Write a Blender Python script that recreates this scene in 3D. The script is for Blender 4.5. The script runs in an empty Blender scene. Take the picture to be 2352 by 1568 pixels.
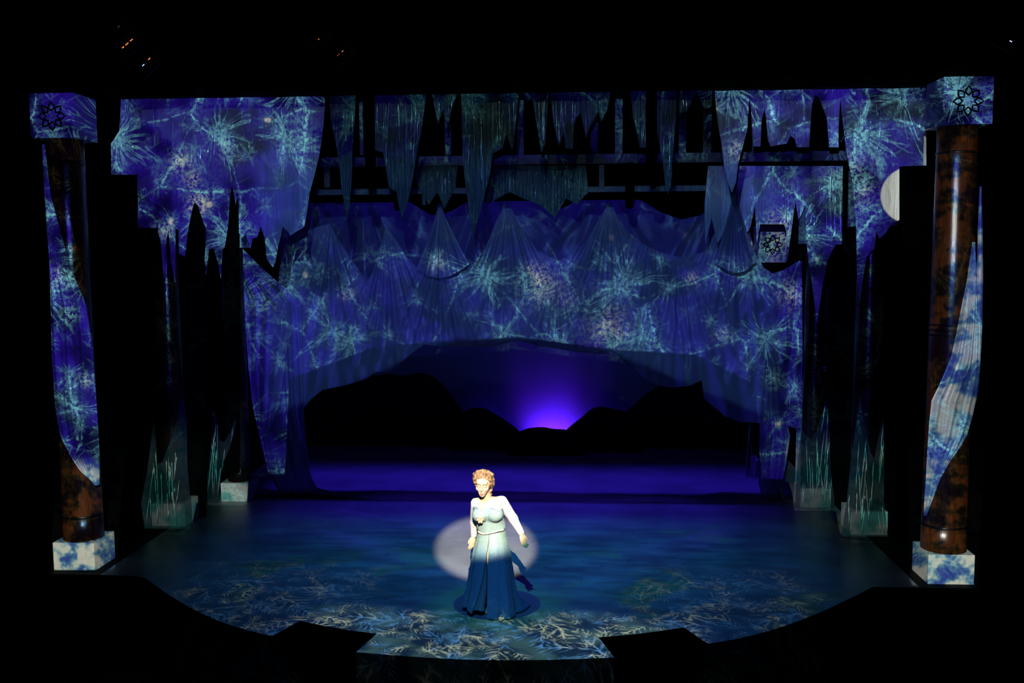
import bpy, bmesh, math, random
import numpy as np
from mathutils import Vector, Matrix
from mathutils.geometry import delaunay_2d_cdt

sc = bpy.context.scene
COL = sc.collection
random.seed(7)
rng = np.random.default_rng(11)

# ------------------------------------------------------------------ camera
FPX = 2200.0
CAM = np.array([0.9157, -11.33, 3.913])
PITCH, YAW, ROLL = 0.0903, 0.0656, -0.0065
FW = np.array([-math.sin(YAW) * math.cos(PITCH), math.cos(YAW) * math.cos(PITCH), -math.sin(PITCH)])
RT = np.array([math.cos(YAW), math.sin(YAW), 0.0])
UP = np.cross(RT, FW)
R2 = RT * math.cos(ROLL) + UP * math.sin(ROLL)
U2 = -RT * math.sin(ROLL) + UP * math.cos(ROLL)
cam_data = bpy.data.cameras.new('camera')
cam_data.sensor_width = 36.0
cam_data.lens = 36.0 * FPX / 2352.0
cam_data.clip_end = 200
cam = bpy.data.objects.new('camera', cam_data)
COL.objects.link(cam)
cam.matrix_world = Matrix(((R2[0], U2[0], -FW[0], CAM[0]), (R2[1], U2[1], -FW[1], CAM[1]),
                           (R2[2], U2[2], -FW[2], CAM[2]), (0, 0, 0, 1)))
sc.camera = cam


def at(x, y, Y):
    """world point seen at photo position (x, y) on the upright plane at depth Y"""
    d = FW + R2 * (x - 1176) / FPX - U2 * (y - 784) / FPX
    return CAM + d * (Y - CAM[1]) / d[1]


def fl(x, y):
    d = FW + R2 * (x - 1176) / FPX - U2 * (y - 784) / FPX
    return CAM - d * CAM[2] / d[2]


# ------------------------------------------------------------------ world, view
w = bpy.data.worlds.new('dark_auditorium')
sc.world = w
w.use_nodes = True
w.node_tree.nodes['Background'].inputs[0].default_value = (0.05, 0.12, 0.25, 1)
w.node_tree.nodes['Background'].inputs[1].default_value = 0.002
vs = sc.view_settings
vs.view_transform = 'Standard'
vs.look = 'None'
vs.exposure = 0.0
vs.gamma = 1.0
vs.use_curve_mapping = False
cy = sc.cycles
cy.max_bounces = 2
cy.diffuse_bounces = 1
cy.glossy_bounces = 1
cy.transmission_bounces = 1
cy.transparent_max_bounces = 10
cy.sample_clamp_indirect = 3.0
cy.use_light_tree = False
cy.caustics_reflective = False
cy.caustics_refractive = False


# ------------------------------------------------------------------ node helper
class NT:
    def __init__(self, nt):
        self.nt = nt

    def new(self, t):
        return self.nt.nodes.new(t)

    def put(self, sock, v):
        if isinstance(v, bpy.types.NodeSocket):
            self.nt.links.new(v, sock)
        else:
            sock.default_value = v

    def m(self, op, a, b=0.0, c=None, clamp=False):
        n = self.new('ShaderNodeMath')
        n.operation = op
        n.use_clamp = clamp
        self.put(n.inputs[0], a)
        self.put(n.inputs[1], b)
        if c is not None:
            self.put(n.inputs[2], c)
        return n.outputs[0]

    def add(self, a, b): return self.m('ADD', a, b)
    def sub(self, a, b): return self.m('SUBTRACT', a, b)
    def mul(self, a, b): return self.m('MULTIPLY', a, b)
    def mx(self, a, b): return self.m('MAXIMUM', a, b)
    def mn(self, a, b): return self.m('MINIMUM', a, b)

    def step(self, v, a, b):
        """smooth 0..1 as v goes from a to b"""
        n = self.new('ShaderNodeMapRange')
        n.interpolation_type = 'SMOOTHSTEP'
        self.put(n.inputs[0], v)
        n.inputs[1].default_value = a
        n.inputs[2].default_value = b
        if a > b:
            n.inputs[1].default_value, n.inputs[2].default_value = b, a
            n.inputs[3].default_value, n.inputs[4].default_value = 1.0, 0.0
        return n.outputs[0]

    def vec(self, x, y, z=0.0):
        n = self.new('ShaderNodeCombineXYZ')
        for i, v in enumerate((x, y, z)):
            self.put(n.inputs[i], v)
        return n.outputs[0]

    def sep(self, v):
        n = self.new('ShaderNodeSeparateXYZ')
        self.put(n.inputs[0], v)
        return n.outputs

    def vm(self, op, a, b=None, s=None):
        n = self.new('ShaderNodeVectorMath')
        n.operation = op
        self.put(n.inputs[0], a)
        if b is not None:
            self.put(n.inputs[1], b)
        if s is not None:
            self.put(n.inputs['Scale'], s)
        return n

    def noise(self, v, scale, detail=2.0, rough=0.55, dist=0.0, color=False):
        n = self.new('ShaderNodeTexNoise')
        self.put(n.inputs['Vector'], v)
        n.inputs['Scale'].default_value = scale
        n.inputs['Detail'].default_value = detail
        n.inputs['Roughness'].default_value = rough
        n.inputs['Distortion'].default_value = dist
        return n.outputs['Color' if color else 'Fac']

    def voro(self, v, scale, feature='F1', rand=1.0):
        n = self.new('ShaderNodeTexVoronoi')
        n.voronoi_dimensions = '2D'
        n.feature = feature
        self.put(n.inputs['Vector'], v)
        n.inputs['Scale'].default_value = scale
        n.inputs['Randomness'].default_value = rand
        return n.outputs

    def mix(self, f, a, b, mode='MIX'):
        n = self.new('ShaderNodeMix')
        n.data_type = 'RGBA'
        n.blend_type = mode
        n.clamp_factor = True
        self.put(n.inputs[0], f)
        for i, v in ((6, a), (7, b)):
            if isinstance(v, tuple):
                v = (v[0], v[1], v[2], 1.0)
            self.put(n.inputs[i], v)
        return n.outputs[2]

    def curve(self, v, pts, interp='LINEAR'):
        """piecewise function of v: colour ramp over pts [(x, y)...], result rescaled"""
        xs = [p[0] for p in pts]
        ys = [p[1] for p in pts]
        x0, x1, y0, y1 = min(xs), max(xs), min(ys), max(ys)
        u = self.m('DIVIDE', self.sub(v, x0), (x1 - x0), clamp=True)
        r = self.new('ShaderNodeValToRGB')
        r.color_ramp.interpolation = interp
        el = r.color_ramp.elements
        el[0].position = 0.0
        el[1].position = 1.0
        for i, (x, y) in enumerate(pts):
            p = (x - x0) / (x1 - x0)
            k = (y - y0) / (y1 - y0)
            e = el[0] if i == 0 else (el[len(el) - 1] if i == len(pts) - 1 else el.new(p))
            e.position = p
            e.color = (k, k, k, 1)
        self.put(r.inputs[0], u)
        return self.add(self.mul(r.outputs[0], y1 - y0), y0)


def lamp(name, kind, loc, target, energy, color=(1, 1, 1), size=0.0, spot=None, blend=0.1):
    l = bpy.data.lights.new(name, kind)
    l.energy = energy
    l.color = color
    if kind == 'AREA':
        l.shape = 'RECTANGLE'
        l.size, l.size_y = size
    else:
        l.shadow_soft_size = size
    if spot:
        l.spot_size = math.radians(spot)
        l.spot_blend = blend
    o = bpy.data.objects.new(name, l)
    COL.objects.link(o)
    o.location = loc
    o.rotation_euler = (Vector(target) - Vector(loc)).to_track_quat('-Z', 'Y').to_euler()
    return o


def lamp_nodes(o):
    l = o.data
    l.use_nodes = True
    em = [n for n in l.node_tree.nodes if n.type == 'EMISSION'][0]
    t = NT(l.node_tree)
    g = t.new('ShaderNodeNewGeometry')
    return t, em, t.sep(g.outputs['Incoming'])


# ------------------------------------------------------------------ the house lighting
# 1. video projector on the balcony front: ice webs thrown on the set
PL = np.array([0.75, -11.6, 4.75])
Y0 = 2.0


def pj(x, y, Y):
    """where the projector ray through the photo point (x, y) at depth Y meets its image plane"""
    p = at(x, y, Y)
    d = p - PL
    q = PL + d * (Y0 - PL[1]) / d[1]
    return float(q[0]), float(q[2])


proj = lamp('video_projector_beam', 'SPOT', tuple(PL), (0.0, 2.0, 3.0), 9000, spot=75, blend=0.0)
t, em, inc = lamp_nodes(proj)
k = t.m('DIVIDE', Y0 - PL[1], inc[1])
X = t.add(t.mul(inc[0], k), float(PL[0]))
Z = t.add(t.mul(inc[2], k), float(PL[2]))
uv = t.vec(X, Z)
# warped coordinates
wn = t.vm('SUBTRACT', t.noise(uv, 0.9, 1.0, 0.5, color=True), (0.5, 0.5, 0.5)).outputs[0]
wf = t.vm('SUBTRACT', t.noise(uv, 7.0, 2.0, 0.7, color=True), (0.5, 0.5, 0.5)).outputs[0]
u1 = t.vm('ADD', uv, t.vm('SCALE', wn, s=0.5).outputs[0]).outputs[0]
uw = t.vm('ADD', u1, t.vm('SCALE', wf, s=0.055).outputs[0]).outputs[0]
n_mid = t.noise(uv, 1.5, 2.0, 0.6)
n_fin = t.noise(uv, 18.0, 2.0, 0.8)


def star(scale, reach, wid, seed):
    """knots at scattered points with tapering fibres running out of them"""
    v = t.voro(t.vm('ADD', uw, (seed, seed * 2.3, 0.0)).outputs[0], scale, 'F1')
    loc = t.vm('SUBTRACT', t.vm('ADD', uw, (seed, seed * 2.3, 0.0)).outputs[0], v[2]).outputs[0]
    d = t.vm('LENGTH', loc).outputs['Value']
    dr = t.sep(t.vm('NORMALIZE', loc).outputs[0])
    c = t.sep(v[1])
    nr = t.noise(t.vec(dr[0], dr[1], t.m('MULTIPLY_ADD', c[0], 31.0, t.mul(d, 0.35))), 5.2, 1.0, 0.6)
    ray = t.m('SUBTRACT', 1.0, t.mul(t.mul(t.m('ABSOLUTE', t.sub(nr, 0.5)), t.add(d, 0.03)), wid), clamp=True)
    ln = t.noise(t.vec(dr[0], dr[1], t.mul(c[1], 17.0)), 1.7, 1.0)
    ray = t.mul(ray, t.step(t.m('MULTIPLY_ADD', d, -0.22 / reach, ln), 0.31, 0.47))
    ray = t.mul(ray, t.m('MULTIPLY_ADD', t.step(n_fin, 0.34, 0.66), 0.75, 0.3))
    kn = t.mul(t.m('EXPONENT', t.mul(t.mul(d, d), -9.0 / (reach * reach))), t.step(n_fin, 0.36, 0.6))
    return ray, kn, c, d


rA, kA, cA, dA = star(0.85, 0.50, 36.0, 0.0)
rB, kB, cB, dB = star(2.1, 0.20, 60.0, 5.7)
e1 = t.voro(uw, 1.05, 'DISTANCE_TO_EDGE')[0]
band = t.mul(t.m('EXPONENT', t.mul(e1, -11.0)), t.step(n_mid, 0.44, 0.68))
core = t.mul(t.step(e1, 0.03, 0.0), t.step(n_fin, 0.36, 0.62))
net = t.step(n_fin, 0.40, 0.62)
# straight scratch-like filaments
sA = t.vec(t.m('MULTIPLY_ADD', X, 0.9, t.mul(Z, 0.45)), t.mul(t.m('MULTIPLY_ADD', Z, 0.9, t.mul(X, -0.45)), 10.0))
scr = t.step(t.noise(sA, 1.6, 2.0, 0.7), 0.60, 0.72)
web = t.m('MULTIPLY_ADD', rA, 0.75, t.mul(kA, 0.45))
web = t.m('MULTIPLY_ADD', t.add(t.mul(rB, 0.6), t.mul(kB, 0.5)), cB[1], web)
web = t.m('MULTIPLY_ADD', band, t.m('MULTIPLY_ADD', net, 0.55, t.mul(core, 0.6)), web)
web = t.m('MULTIPLY_ADD', scr, 0.10, web)
web = t.m('MULTIPLY_ADD', t.mul(core, t.step(n_mid, 0.36, 0.56)), 0.5, web)
# pale specks
vcol = cB
speck = t.mul(t.mul(t.step(t.m('MULTIPLY_ADD', n_fin, 0.06, dB), 0.085, 0.05), t.m('GREATER_THAN', cB[0], 0.82)), t.step(n_fin, 0.3, 0.5))
base_k = t.m('MULTIPLY_ADD', t.step(t.m('MULTIPLY_ADD', cA[1], 0.22, n_mid), 0.42, 0.74), 0.85, 0.10)
colr = t.mix(1.0, (0.022, 0.006, 0.27), base_k, 'MULTIPLY')
colr = t.mix(t.m('MULTIPLY', web, 1.0, clamp=True), colr, (0.20, 0.54, 0.60))
colr = t.mix(t.mul(speck, 0.8), colr, (0.85, 0.66, 0.55))
# bright knots where the web gathers: (photo x, y, depth, radius m, strength)
knots = [(412, 368, 1.7, .16, .8), (440, 412, 1.7, .13, .6), (530, 350, 1.7, .2, .35), (375, 530, 1.7, .14, .8),
         (455, 468, 1.7, .16, .9), (1215, 650, 4.0, .28, .7), (1390, 745, 4.0, .30, .75), (1280, 690, 4.0, .34, .35),
         (1415, 775, 4.0, .2, .9), (1590, 640, 4.0, .1, .7), (1655, 765, 4.0, .13, .8), (1690, 345, 1.7, .17, .7),
         (1820, 670, 3.8, .2, .8), (1775, 870, 3.8, .15, .9), (600, 690, 3.8, .22, .7), (793, 670, 4.0, .12, .8),
         (1000, 600, 4.0, .16, .6), (1240, 640, 4.0, .2, .55), (145, 640, 0, .18, .7), (160, 720, 0, .16, .7),
         (1960, 410, 1.7, .35, .5), (195, 870, 0, .12, .7), (1775, 560, 5.4, .26, 1.0)]
gl = None
for (kx, ky, kY, kr, ks) in knots:
    u0, v0 = pj(kx, ky, kY)
    d2 = t.m('MULTIPLY', t.m('MULTIPLY_ADD', X, 1.0, -u0), t.m('MULTIPLY_ADD', X, 1.0, -u0))
    dz = t.m('MULTIPLY_ADD', Z, 1.0, -v0)
    d2 = t.m('MULTIPLY_ADD', dz, dz, d2)
    g_ = t.mul(t.m('EXPONENT', t.mul(d2, -1.6 / (kr * kr))), ks)
    gl = g_ if gl is None else t.add(gl, g_)
glow = t.mul(t.mul(gl, 1.45), t.m('MULTIPLY_ADD', net, 0.55, t.m('MULTIPLY_ADD', scr, 0.4, t.mul(rB, 0.8))))
glow = t.m('MULTIPLY', glow, 1.0, clamp=True)
colr = t.mix(glow, colr, t.mix(t.step(n_mid, 0.42, 0.62), (0.26, 0.60, 0.60), (0.70, 0.72, 0.52)))
# white patch by the right hand capital
a0, b0 = pj(2092, 447, 1.7)
wp = t.m('ADD', t.m('POWER', t.m('DIVIDE', t.sub(X, a0), 0.40), 2.0), t.m('POWER', t.m('DIVIDE', t.sub(Z, b0), 0.38), 2.0))
wp = t.mul(t.step(wp, 1.05, 0.9), t.step(n_mid, 0.2, 0.4))
colr = t.mix(t.mul(wp, 0.9), colr, (0.60, 0.58, 0.50))
# the front columns and their plinths carry drifting cloud instead of webs
xl0, xl1 = pj(118, 1300, 0)[0], pj(268, 1300, 0)[0]
xr0, xr1 = pj(2088, 1330, 0)[0], pj(2246, 1330, 0)[0]
zc = pj(2200, 288, 0)[1]
isl = t.mul(t.m('GREATER_THAN', X, xl0), t.m('LESS_THAN', X, xl1))
isr = t.mul(t.m('GREATER_THAN', X, xr0), t.m('LESS_THAN', X, xr1))
cloud = t.noise(uv, 2.6, 3.0, 0.62)
ccol = t.mix(t.step(cloud, 0.38, 0.60), (0.03, 0.06, 0.30), (0.16, 0.44, 0.46))
ccol = t.mix(t.step(cloud, 0.46, 0.58), ccol, (0.62, 0.62, 0.54))
ccol = t.mix(t.mul(web, 0.6), ccol, (0.3, 0.6, 0.62))
low = t.step(Z, pj(2170, 1060, 0)[1], pj(2170, 1120, 0)[1])
right_cloth = t.mul(isr, t.m('LESS_THAN', Z, zc))
left_low = t.mul(isl, low)
# a cloth strip of the right column is brighter, the bare left shaft only gets light at its foot
colr = t.mix(t.mx(t.mul(right_cloth, t.m('MULTIPLY_ADD', low, 0.5, 0.45)), left_low), colr, ccol)
# pale green glints of the column-foot foil, put into the projected picture
foot = t.mul(t.step(Z, pj(1990, 950, 1.7)[1], pj(1990, 1060, 1.7)[1]), t.sub(1.0, t.mx(isl, isr)))
foot = t.mul(foot, t.step(t.m('ABSOLUTE', X), 3.80, 3.86))
colr = t.mix(t.mul(foot, t.m('MULTIPLY_ADD', n_mid, 0.9, 0.1)), colr, t.mix(t.step(cloud, 0.42, 0.6), (0.10, 0.42, 0.30), (0.55, 0.62, 0.50)))
# lower limit of the picture, following set and arch (photo x, y, depth)
lim = [(118, 1309, 0), (266, 1309, 0), (269, 700, 0.6), (296, 700, 2), (326, 1214, 1.7), (442, 1214, 1.7), (448, 1160, 3.2),
       (566, 1160, 3.2), (572, 1088, 3.8), (657, 1088, 3.8), (662, 872, 4.1), (850, 800, 4.1), (980, 786, 4.1),
       (1190, 774, 4.1), (1410, 803, 4.1), (1600, 815, 4.1), (1738, 885, 4.1),
       (1746, 1100, 3.9), (1815, 1100, 3.9), (1824, 1172, 3.2), (1920, 1172, 3.2), (1930, 1232, 1.7), (2046, 1232, 1.7),
       (2074, 700, 1.7), (2088, 1345, 0), (2246, 1345, 0)]
pts = [pj(*q) for q in lim]
limz = t.curve(X, pts)
vis = t.step(t.sub(Z, limz), -0.012, 0.02)
vis = t.mul(vis, t.mul(t.m('GREATER_THAN', X, pts[0][0]), t.m('LESS_THAN', X, pts[-1][0])))
# picture is weakest in the middle of the header
mid = t.mul(t.step(X, -3.4, -2.4), t.step(X, 3.6, 2.7))
upper = t.step(Z, pj(1176, 610, 4.1)[1], pj(1176, 540, 4.1)[1])
hdr = t.step(Z, pj(1176, 372, 2.2)[1], pj(1176, 350, 2.2)[1])
dim = t.sub(1.0, t.mul(t.mul(mid, upper), t.m('MULTIPLY_ADD', hdr, -0.32, 0.88)))
# the bare upper shaft of the left front column is left dark
cz0, cx0 = pj(103, 332, 0)[1], pj(106, 332, 0)[0]
cz1, cx1 = pj(213, 800, 0)[1], pj(215, 800, 0)[0]
edge_x = t.m('MULTIPLY_ADD', Z, (cx1 - cx0) / (cz1 - cz0), cx0 - cz0 * (cx1 - cx0) / (cz1 - cz0))
bare = t.mul(t.mul(isl, t.step(t.sub(X, edge_x), 0.05, 0.12)), t.mul(t.m('LESS_THAN', Z, zc - 0.28), t.m('GREATER_THAN', Z, cz1)))
dim = t.mul(dim, t.sub(1.0, t.mul(bare, 0.85)))
top_cut = t.m('LESS_THAN', Z, pj(1176, 172, 0)[1])
strength = t.mul(t.mul(vis, dim), top_cut)
t.put(em.inputs['Color'], colr)
t.put(em.inputs['Strength'], strength)
proj.data.energy /= 5          # one projector split into equal copies, added for cleaner sampling
for _ in range(4):
    COL.objects.link(proj.copy())

# 2. floor projector / wash from the front bridge: frost ferns on the stage floor
FLP = (0.2, -8.5, 8.2)
floorp = lamp('floor_frost_beam', 'SPOT', FLP, (0, 0.6, 0), 15000, spot=75, blend=0.0)
t, em, inc = lamp_nodes(floorp)
k = t.m('DIVIDE', -FLP[2], inc[2])
X = t.add(t.mul(inc[0], k), FLP[0])
Y = t.add(t.mul(inc[1], k), FLP[1])
uv = t.vec(X, Y)
nb = t.noise(uv, 0.8, 3.0, 0.6)
nf = t.noise(uv, 9.0, 4.0, 0.7)
# wash: strongest about the middle of the floor
r2 = t.m('ADD', t.m('POWER', t.m('DIVIDE', t.sub(X, 0.2), 2.9), 2.0), t.m('POWER', t.m('DIVIDE', t.sub(Y, 1.1), 2.1), 2.0))
wash = t.m('EXPONENT', t.mul(r2, -1.0))
wash = t.mul(wash, t.m('MULTIPLY_ADD', nb, 1.1, 0.42))
streak = t.noise(t.vec(t.mul(X, 1.0), t.mul(Y, 3.5)), 1.3, 3.0, 0.6)
wash = t.mul(wash, t.m('MULTIPLY_ADD', t.step(streak, 0.3, 0.7), 0.7, 0.55))
back = t.step(Y, 3.1, 2.3)
wash = t.mul(t.m('MULTIPLY_ADD', wash, 1.0, 0.05), back)
wcol = t.mix(t.step(nb, 0.52, 0.66), (0.010, 0.115, 0.36), (0.010, 0.135, 0.21))
colr = t.mix(1.0, wcol, wash, 'MULTIPLY')
# frost: random-turned cells of fern strokes, two sizes


def ferns(scale, seed, wid):
    pv = t.vm('ADD', uv, (seed, seed * 1.7, 0)).outputs[0]
    wv = t.vm('SUBTRACT', t.noise(pv, 3.0, 2.0, 0.5, color=True), (0.5, 0.5, 0.5)).outputs[0]
    pv = t.vm('ADD', pv, t.vm('SCALE', wv, s=0.22).outputs[0]).outputs[0]
    v = t.voro(pv, scale, 'F1')
    loc = t.vm('SUBTRACT', pv, v[2]).outputs[0]
    c = t.sep(v[1])
    ang = t.mul(c[0], 6.283)
    rot = t.new('ShaderNodeVectorRotate')
    rot.rotation_type = 'Z_AXIS'
    t.put(rot.inputs['Vector'], loc)
    t.put(rot.inputs['Angle'], ang)
    q = t.sep(rot.outputs[0])
    # spine plus barbs slanting away from it
    ay = t.m('ABSOLUTE', q[1])
    barb = t.m('PINGPONG', t.m('MULTIPLY_ADD', ay, -1.1, q[0]), 0.055 / scale * 2)
    barb = t.step(barb, 0.028 / scale * 2 * wid, 0.004)
    barb = t.mul(barb, t.step(ay, 0.34 / scale, 0.12 / scale))
    spine = t.step(ay, 0.03 / scale, 0.006)
    f = t.mx(t.mul(barb, 0.8), spine)
    f = t.mul(f, t.step(t.m('ABSOLUTE', q[0]), 0.6 / scale, 0.25 / scale))
    return t.mul(f, t.step(nf, 0.36, 0.58))


fr = t.mx(ferns(1.35, 3.1, 1.0), t.mx(ferns(2.3, 11.7, 1.0), t.mul(ferns(3.9, 5.3, 1.2), 0.8)))
rim = t.sub(Y, t.mul(t.m('POWER', X, 2.0), 0.10))
frontm = t.mul(t.step(t.add(Y, t.mul(t.sub(nb, 0.5), 1.2)), -0.95, -1.35), t.mul(t.step(X, -2.2, -1.5), t.step(X, 2.5, 1.3)))
sidem = t.mul(t.step(Y, 0.75, -0.3), t.step(t.m('ABSOLUTE', t.sub(X, 0.05)), 1.15, 1.9))
sidem = t.mul(sidem, t.step(t.m('ABSOLUTE', X), 4.1, 3.0))
circ = t.m('SQRT', t.m('ADD', t.m('POWER', t.sub(X, 0.04), 2.0), t.m('POWER', t.add(Y, 0.88), 2.0)))
inc_ = t.m('LESS_THAN', circ, 0.49)
ring = t.mul(t.step(circ, 0.95, 0.55), t.sub(1.0, inc_))
frost_k = t.m('ADD', t.mul(frontm, 1.0), t.mul(sidem, 0.22))
fk = t.m('MULTIPLY', t.mul(fr, frost_k), t.sub(1.0, t.mul(inc_, 0.6)), clamp=True)
glowf = t.mul(frontm, t.m('MULTIPLY_ADD', t.step(t.noise(uv, 2.2, 3.0), 0.42, 0.62), 0.22, 0.03))
colr = t.mix(glowf, colr, (0.18, 0.42, 0.36))
fcol = t.mix(t.step(t.noise(uv, 1.6, 2.0), 0.44, 0.58), (0.10, 0.34, 0.72), (0.62, 0.72, 0.50))
colr = t.mix(fk, colr, fcol)
colr = t.mix(t.mul(ring, 0.28), colr, (0.01, 0.20, 0.12))
colr = t.mix(t.mul(inc_, t.sub(1.0, fk)), colr, (0.004, 0.035, 0.13))
onfloor = t.mul(t.step(t.m('ABSOLUTE', X), 4.9, 3.6), 1.0)
onfloor = t.mul(onfloor, t.step(Y, -3.2, -2.6))
t.put(em.inputs['Color'], colr)
t.put(em.inputs['Strength'], onfloor)
floorp.data.energy /= 3
for _ in range(2):
    COL.objects.link(floorp.copy())

# 3. follow spot
FS = np.array([1.15, -13.4, 7.75])
follow = lamp('follow_spot', 'SPOT', tuple(FS), (-0.28, 1.20, 0.0), 27000, (1.0, 0.92, 0.78), 0.03, spot=5.1, blend=0.4)

# 4. deep blue lamps above the upstage area, masked so a shadow strip stays between floor bands
up1 = lamp('upstage_blue_wash', 'SPOT', (0.0, 5.4, 6.6), (0, 5.1, 0), 1500, (0.05, 0.02, 1.0), 0.05, spot=120, blend=0.3)
t, em, inc = lamp_nodes(up1)
k = t.m('DIVIDE', -6.6, inc[2])
Y = t.add(t.mul(inc[1], k), 5.4)
t.put(em.inputs['Strength'], t.mul(t.mul(t.step(Y, 4.05, 4.35), t.step(Y, 6.6, 5.2)), t.step(t.m('ABSOLUTE', t.mul(inc[0], k)), 4.5, 3.9)))
up2 = lamp('midstage_blue_wash', 'SPOT', (0.0, 3.05, 5.0), (0, 3.0, 0), 700, (0.05, 0.03, 1.0), 0.05, spot=130, blend=0.3)
t, em, inc = lamp_nodes(up2)
k = t.m('DIVIDE', -5.0, inc[2])
Y = t.add(t.mul(inc[1], k), 3.05)
X = t.mul(inc[0], k)
t.put(em.inputs['Strength'], t.mul(t.mul(t.step(Y, 3.62, 3.45), t.step(Y, 0.6, 3.3)), t.step(t.m('ABSOLUTE', X), 4.6, 2.5)))

# pale green key added to make the foil creases glint, masked to the header
KL = (0.6, -11.0, 8.05)
key = lamp('added_foil_lamp', 'SPOT', KL, (0.2, 1.7, 5.7), 150, (0.72, 1.0, 0.86), 0.0, spot=62, blend=0.1)
t, em, inc = lamp_nodes(key)
k = t.m('DIVIDE', 1.7 - KL[1], inc[1])
Z = t.add(t.mul(inc[2], k), KL[2])
X = t.add(t.mul(inc[0], k), KL[0])
t.put(em.inputs['Strength'], t.mul(t.mul(t.step(Z, 4.7, 5.3), t.step(Z, 6.7, 6.5)), t.step(t.m('ABSOLUTE', X), 5.6, 5.4)))

# faint blue lamp added to lift the gauze arch, masked along its hem
GL = (0.4, -10.8, 6.6)
gw = lamp('added_gauze_fill', 'SPOT', GL, (0.2, 4.1, 3.6), 850, (0.13, 0.33, 1.0), 0.0, spot=62, blend=0.1)
t, em, inc = lamp_nodes(gw)
k = t.m('DIVIDE', 4.1 - GL[1], inc[1])
Z = t.add(t.mul(inc[2], k), GL[2])
X = t.m('ABSOLUTE', t.add(t.mul(inc[0], k), GL[0]))
hz = t.m('MULTIPLY_ADD', t.m('MAXIMUM', t.sub(X, 1.0), 0.0), -0.42, 2.58)
t.put(em.inputs['Strength'], t.mul(t.mul(t.step(t.sub(Z, hz), -0.08, 0.05), t.step(Z, 5.3, 4.6)), t.step(X, 4.3, 3.9)))

# 5. blue back light through the gauze from high upstage, and cyc ground row behind the rocks
lamp('gauze_back_light', 'AREA', (0.2, 5.5, 5.6), (0.2, 4.75, 4.5), 15, (0.06, 0.03, 1.0), (7.0, 0.2))
lamp('gauze_side_light_left', 'SPOT', (-7.2, 5.2, 4.2), (-4.2, 3.9, 2.6), 800, (0.07, 0.02, 1.0), 0.1, spot=34, blend=0.5)
lamp('gauze_side_light_right', 'SPOT', (7.0, 5.2, 4.2), (4.4, 3.9, 2.6), 500, (0.07, 0.02, 1.0), 0.1, spot=34, blend=0.5)
lamp('cyc_ground_row', 'AREA', (0.42, 9.22, -0.22), (0.42, 9.5, 0.22), 9.0, (0.11, 0.015, 1.0), (0.9, 0.08)).data.spread = 1.6
lamp('cyc_ground_row_wide', 'AREA', (0.30, 9.22, -0.22), (0.30, 9.5, 0.22), 1.6, (0.05, 0.01, 1.0), (3.2, 0.08)).data.spread = 1.6


# ------------------------------------------------------------------ materials
def new_mat(name):
    m_ = bpy.data.materials.new(name)
    m_.use_nodes = True
    nt = m_.node_tree
    b = nt.nodes['Principled BSDF']
    return m_, NT(nt), b


def simple(name, c, rough=0.5, spec=0.5, metal=0.0, var=0.0, vscale=6.0, bump=0.0, bscale=30.0, stretch=(1, 1, 1), emit=None):
    m_, t, b = new_mat(name)
    co = t.new('ShaderNodeTexCoord').outputs['Object']
    mp = t.new('ShaderNodeMapping')
    mp.inputs['Scale'].default_value = stretch
    t.put(mp.inputs[0], co)
    if var:
        f = t.noise(mp.outputs[0], vscale, 4.0, 0.6)
        c2 = tuple(x * (1 - var) for x in c)
        t.put(b.inputs['Base Color'], t.mix(t.step(f, 0.3, 0.7), c2, c))
    else:
        b.inputs['Base Color'].default_value = (*c, 1)
    b.inputs['Roughness'].default_value = rough
    b.inputs['Specular IOR Level'].default_value = spec
    b.inputs['Metallic'].default_value = metal
    if bump:
        bn = t.new('ShaderNodeBump')
        bn.inputs['Strength'].default_value = bump
        bn.inputs['Distance'].default_value = 0.02
        t.put(bn.inputs['Height'], t.noise(mp.outputs[0], bscale, 4.0, 0.6))
        t.put(b.inputs['Normal'], bn.outputs[0])
    if emit:
        b.inputs['Emission Color'].default_value = (*emit[:3], 1)
        b.inputs['Emission Strength'].default_value = emit[3]
    return m_


def cloth(name, c, transp, transl, rough=0.9, weave=220.0):
    """thin woven fabric: part see-through, part diffuse, part light coming through"""
    m_, t, b = new_mat(name)
    nt = t.nt
    nt.nodes.remove(b)
    co = t.new('ShaderNodeTexCoord').outputs['Object']
    d = t.new('ShaderNodeBsdfDiffuse')
    d.inputs[0].default_value = (*c, 1)
    tl = t.new('ShaderNodeBsdfTranslucent')
    tl.inputs[0].default_value = (*c, 1)
    gs = t.new('ShaderNodeBsdfGlossy')
    gs.inputs[0].default_value = (0.7, 0.8, 0.85, 1)
    gs.inputs['Roughness'].default_value = 0.35
    bn = t.new('ShaderNodeBump')
    bn.inputs['Strength'].default_value = 0.25
    bn.inputs['Distance'].default_value = 0.01
    t.put(bn.inputs['Height'], t.noise(co, 22.0, 3.0))
    for s in (d, gs):
        t.put(s.inputs['Normal'], bn.outputs[0])
    m1 = t.new('ShaderNodeMixShader')
    m1.inputs[0].default_value = transl
    nt.links.new(d.outputs[0], m1.inputs[1])
    nt.links.new(tl.outputs[0], m1.inputs[2])
    m2 = t.new('ShaderNodeMixShader')
    m2.inputs[0].default_value = 0.05
    nt.links.new(m1.outputs[0], m2.inputs[1])
    nt.links.new(gs.outputs[0], m2.inputs[2])
    tr = t.new('ShaderNodeBsdfTransparent')
    m3 = t.new('ShaderNodeMixShader')
    m3.inputs[0].default_value = transp
    nt.links.new(m2.outputs[0], m3.inputs[1])
    nt.links.new(tr.outputs[0], m3.inputs[2])
    nt.links.new(m3.outputs[0], nt.nodes['Material Output'].inputs[0])
    return m_


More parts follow.
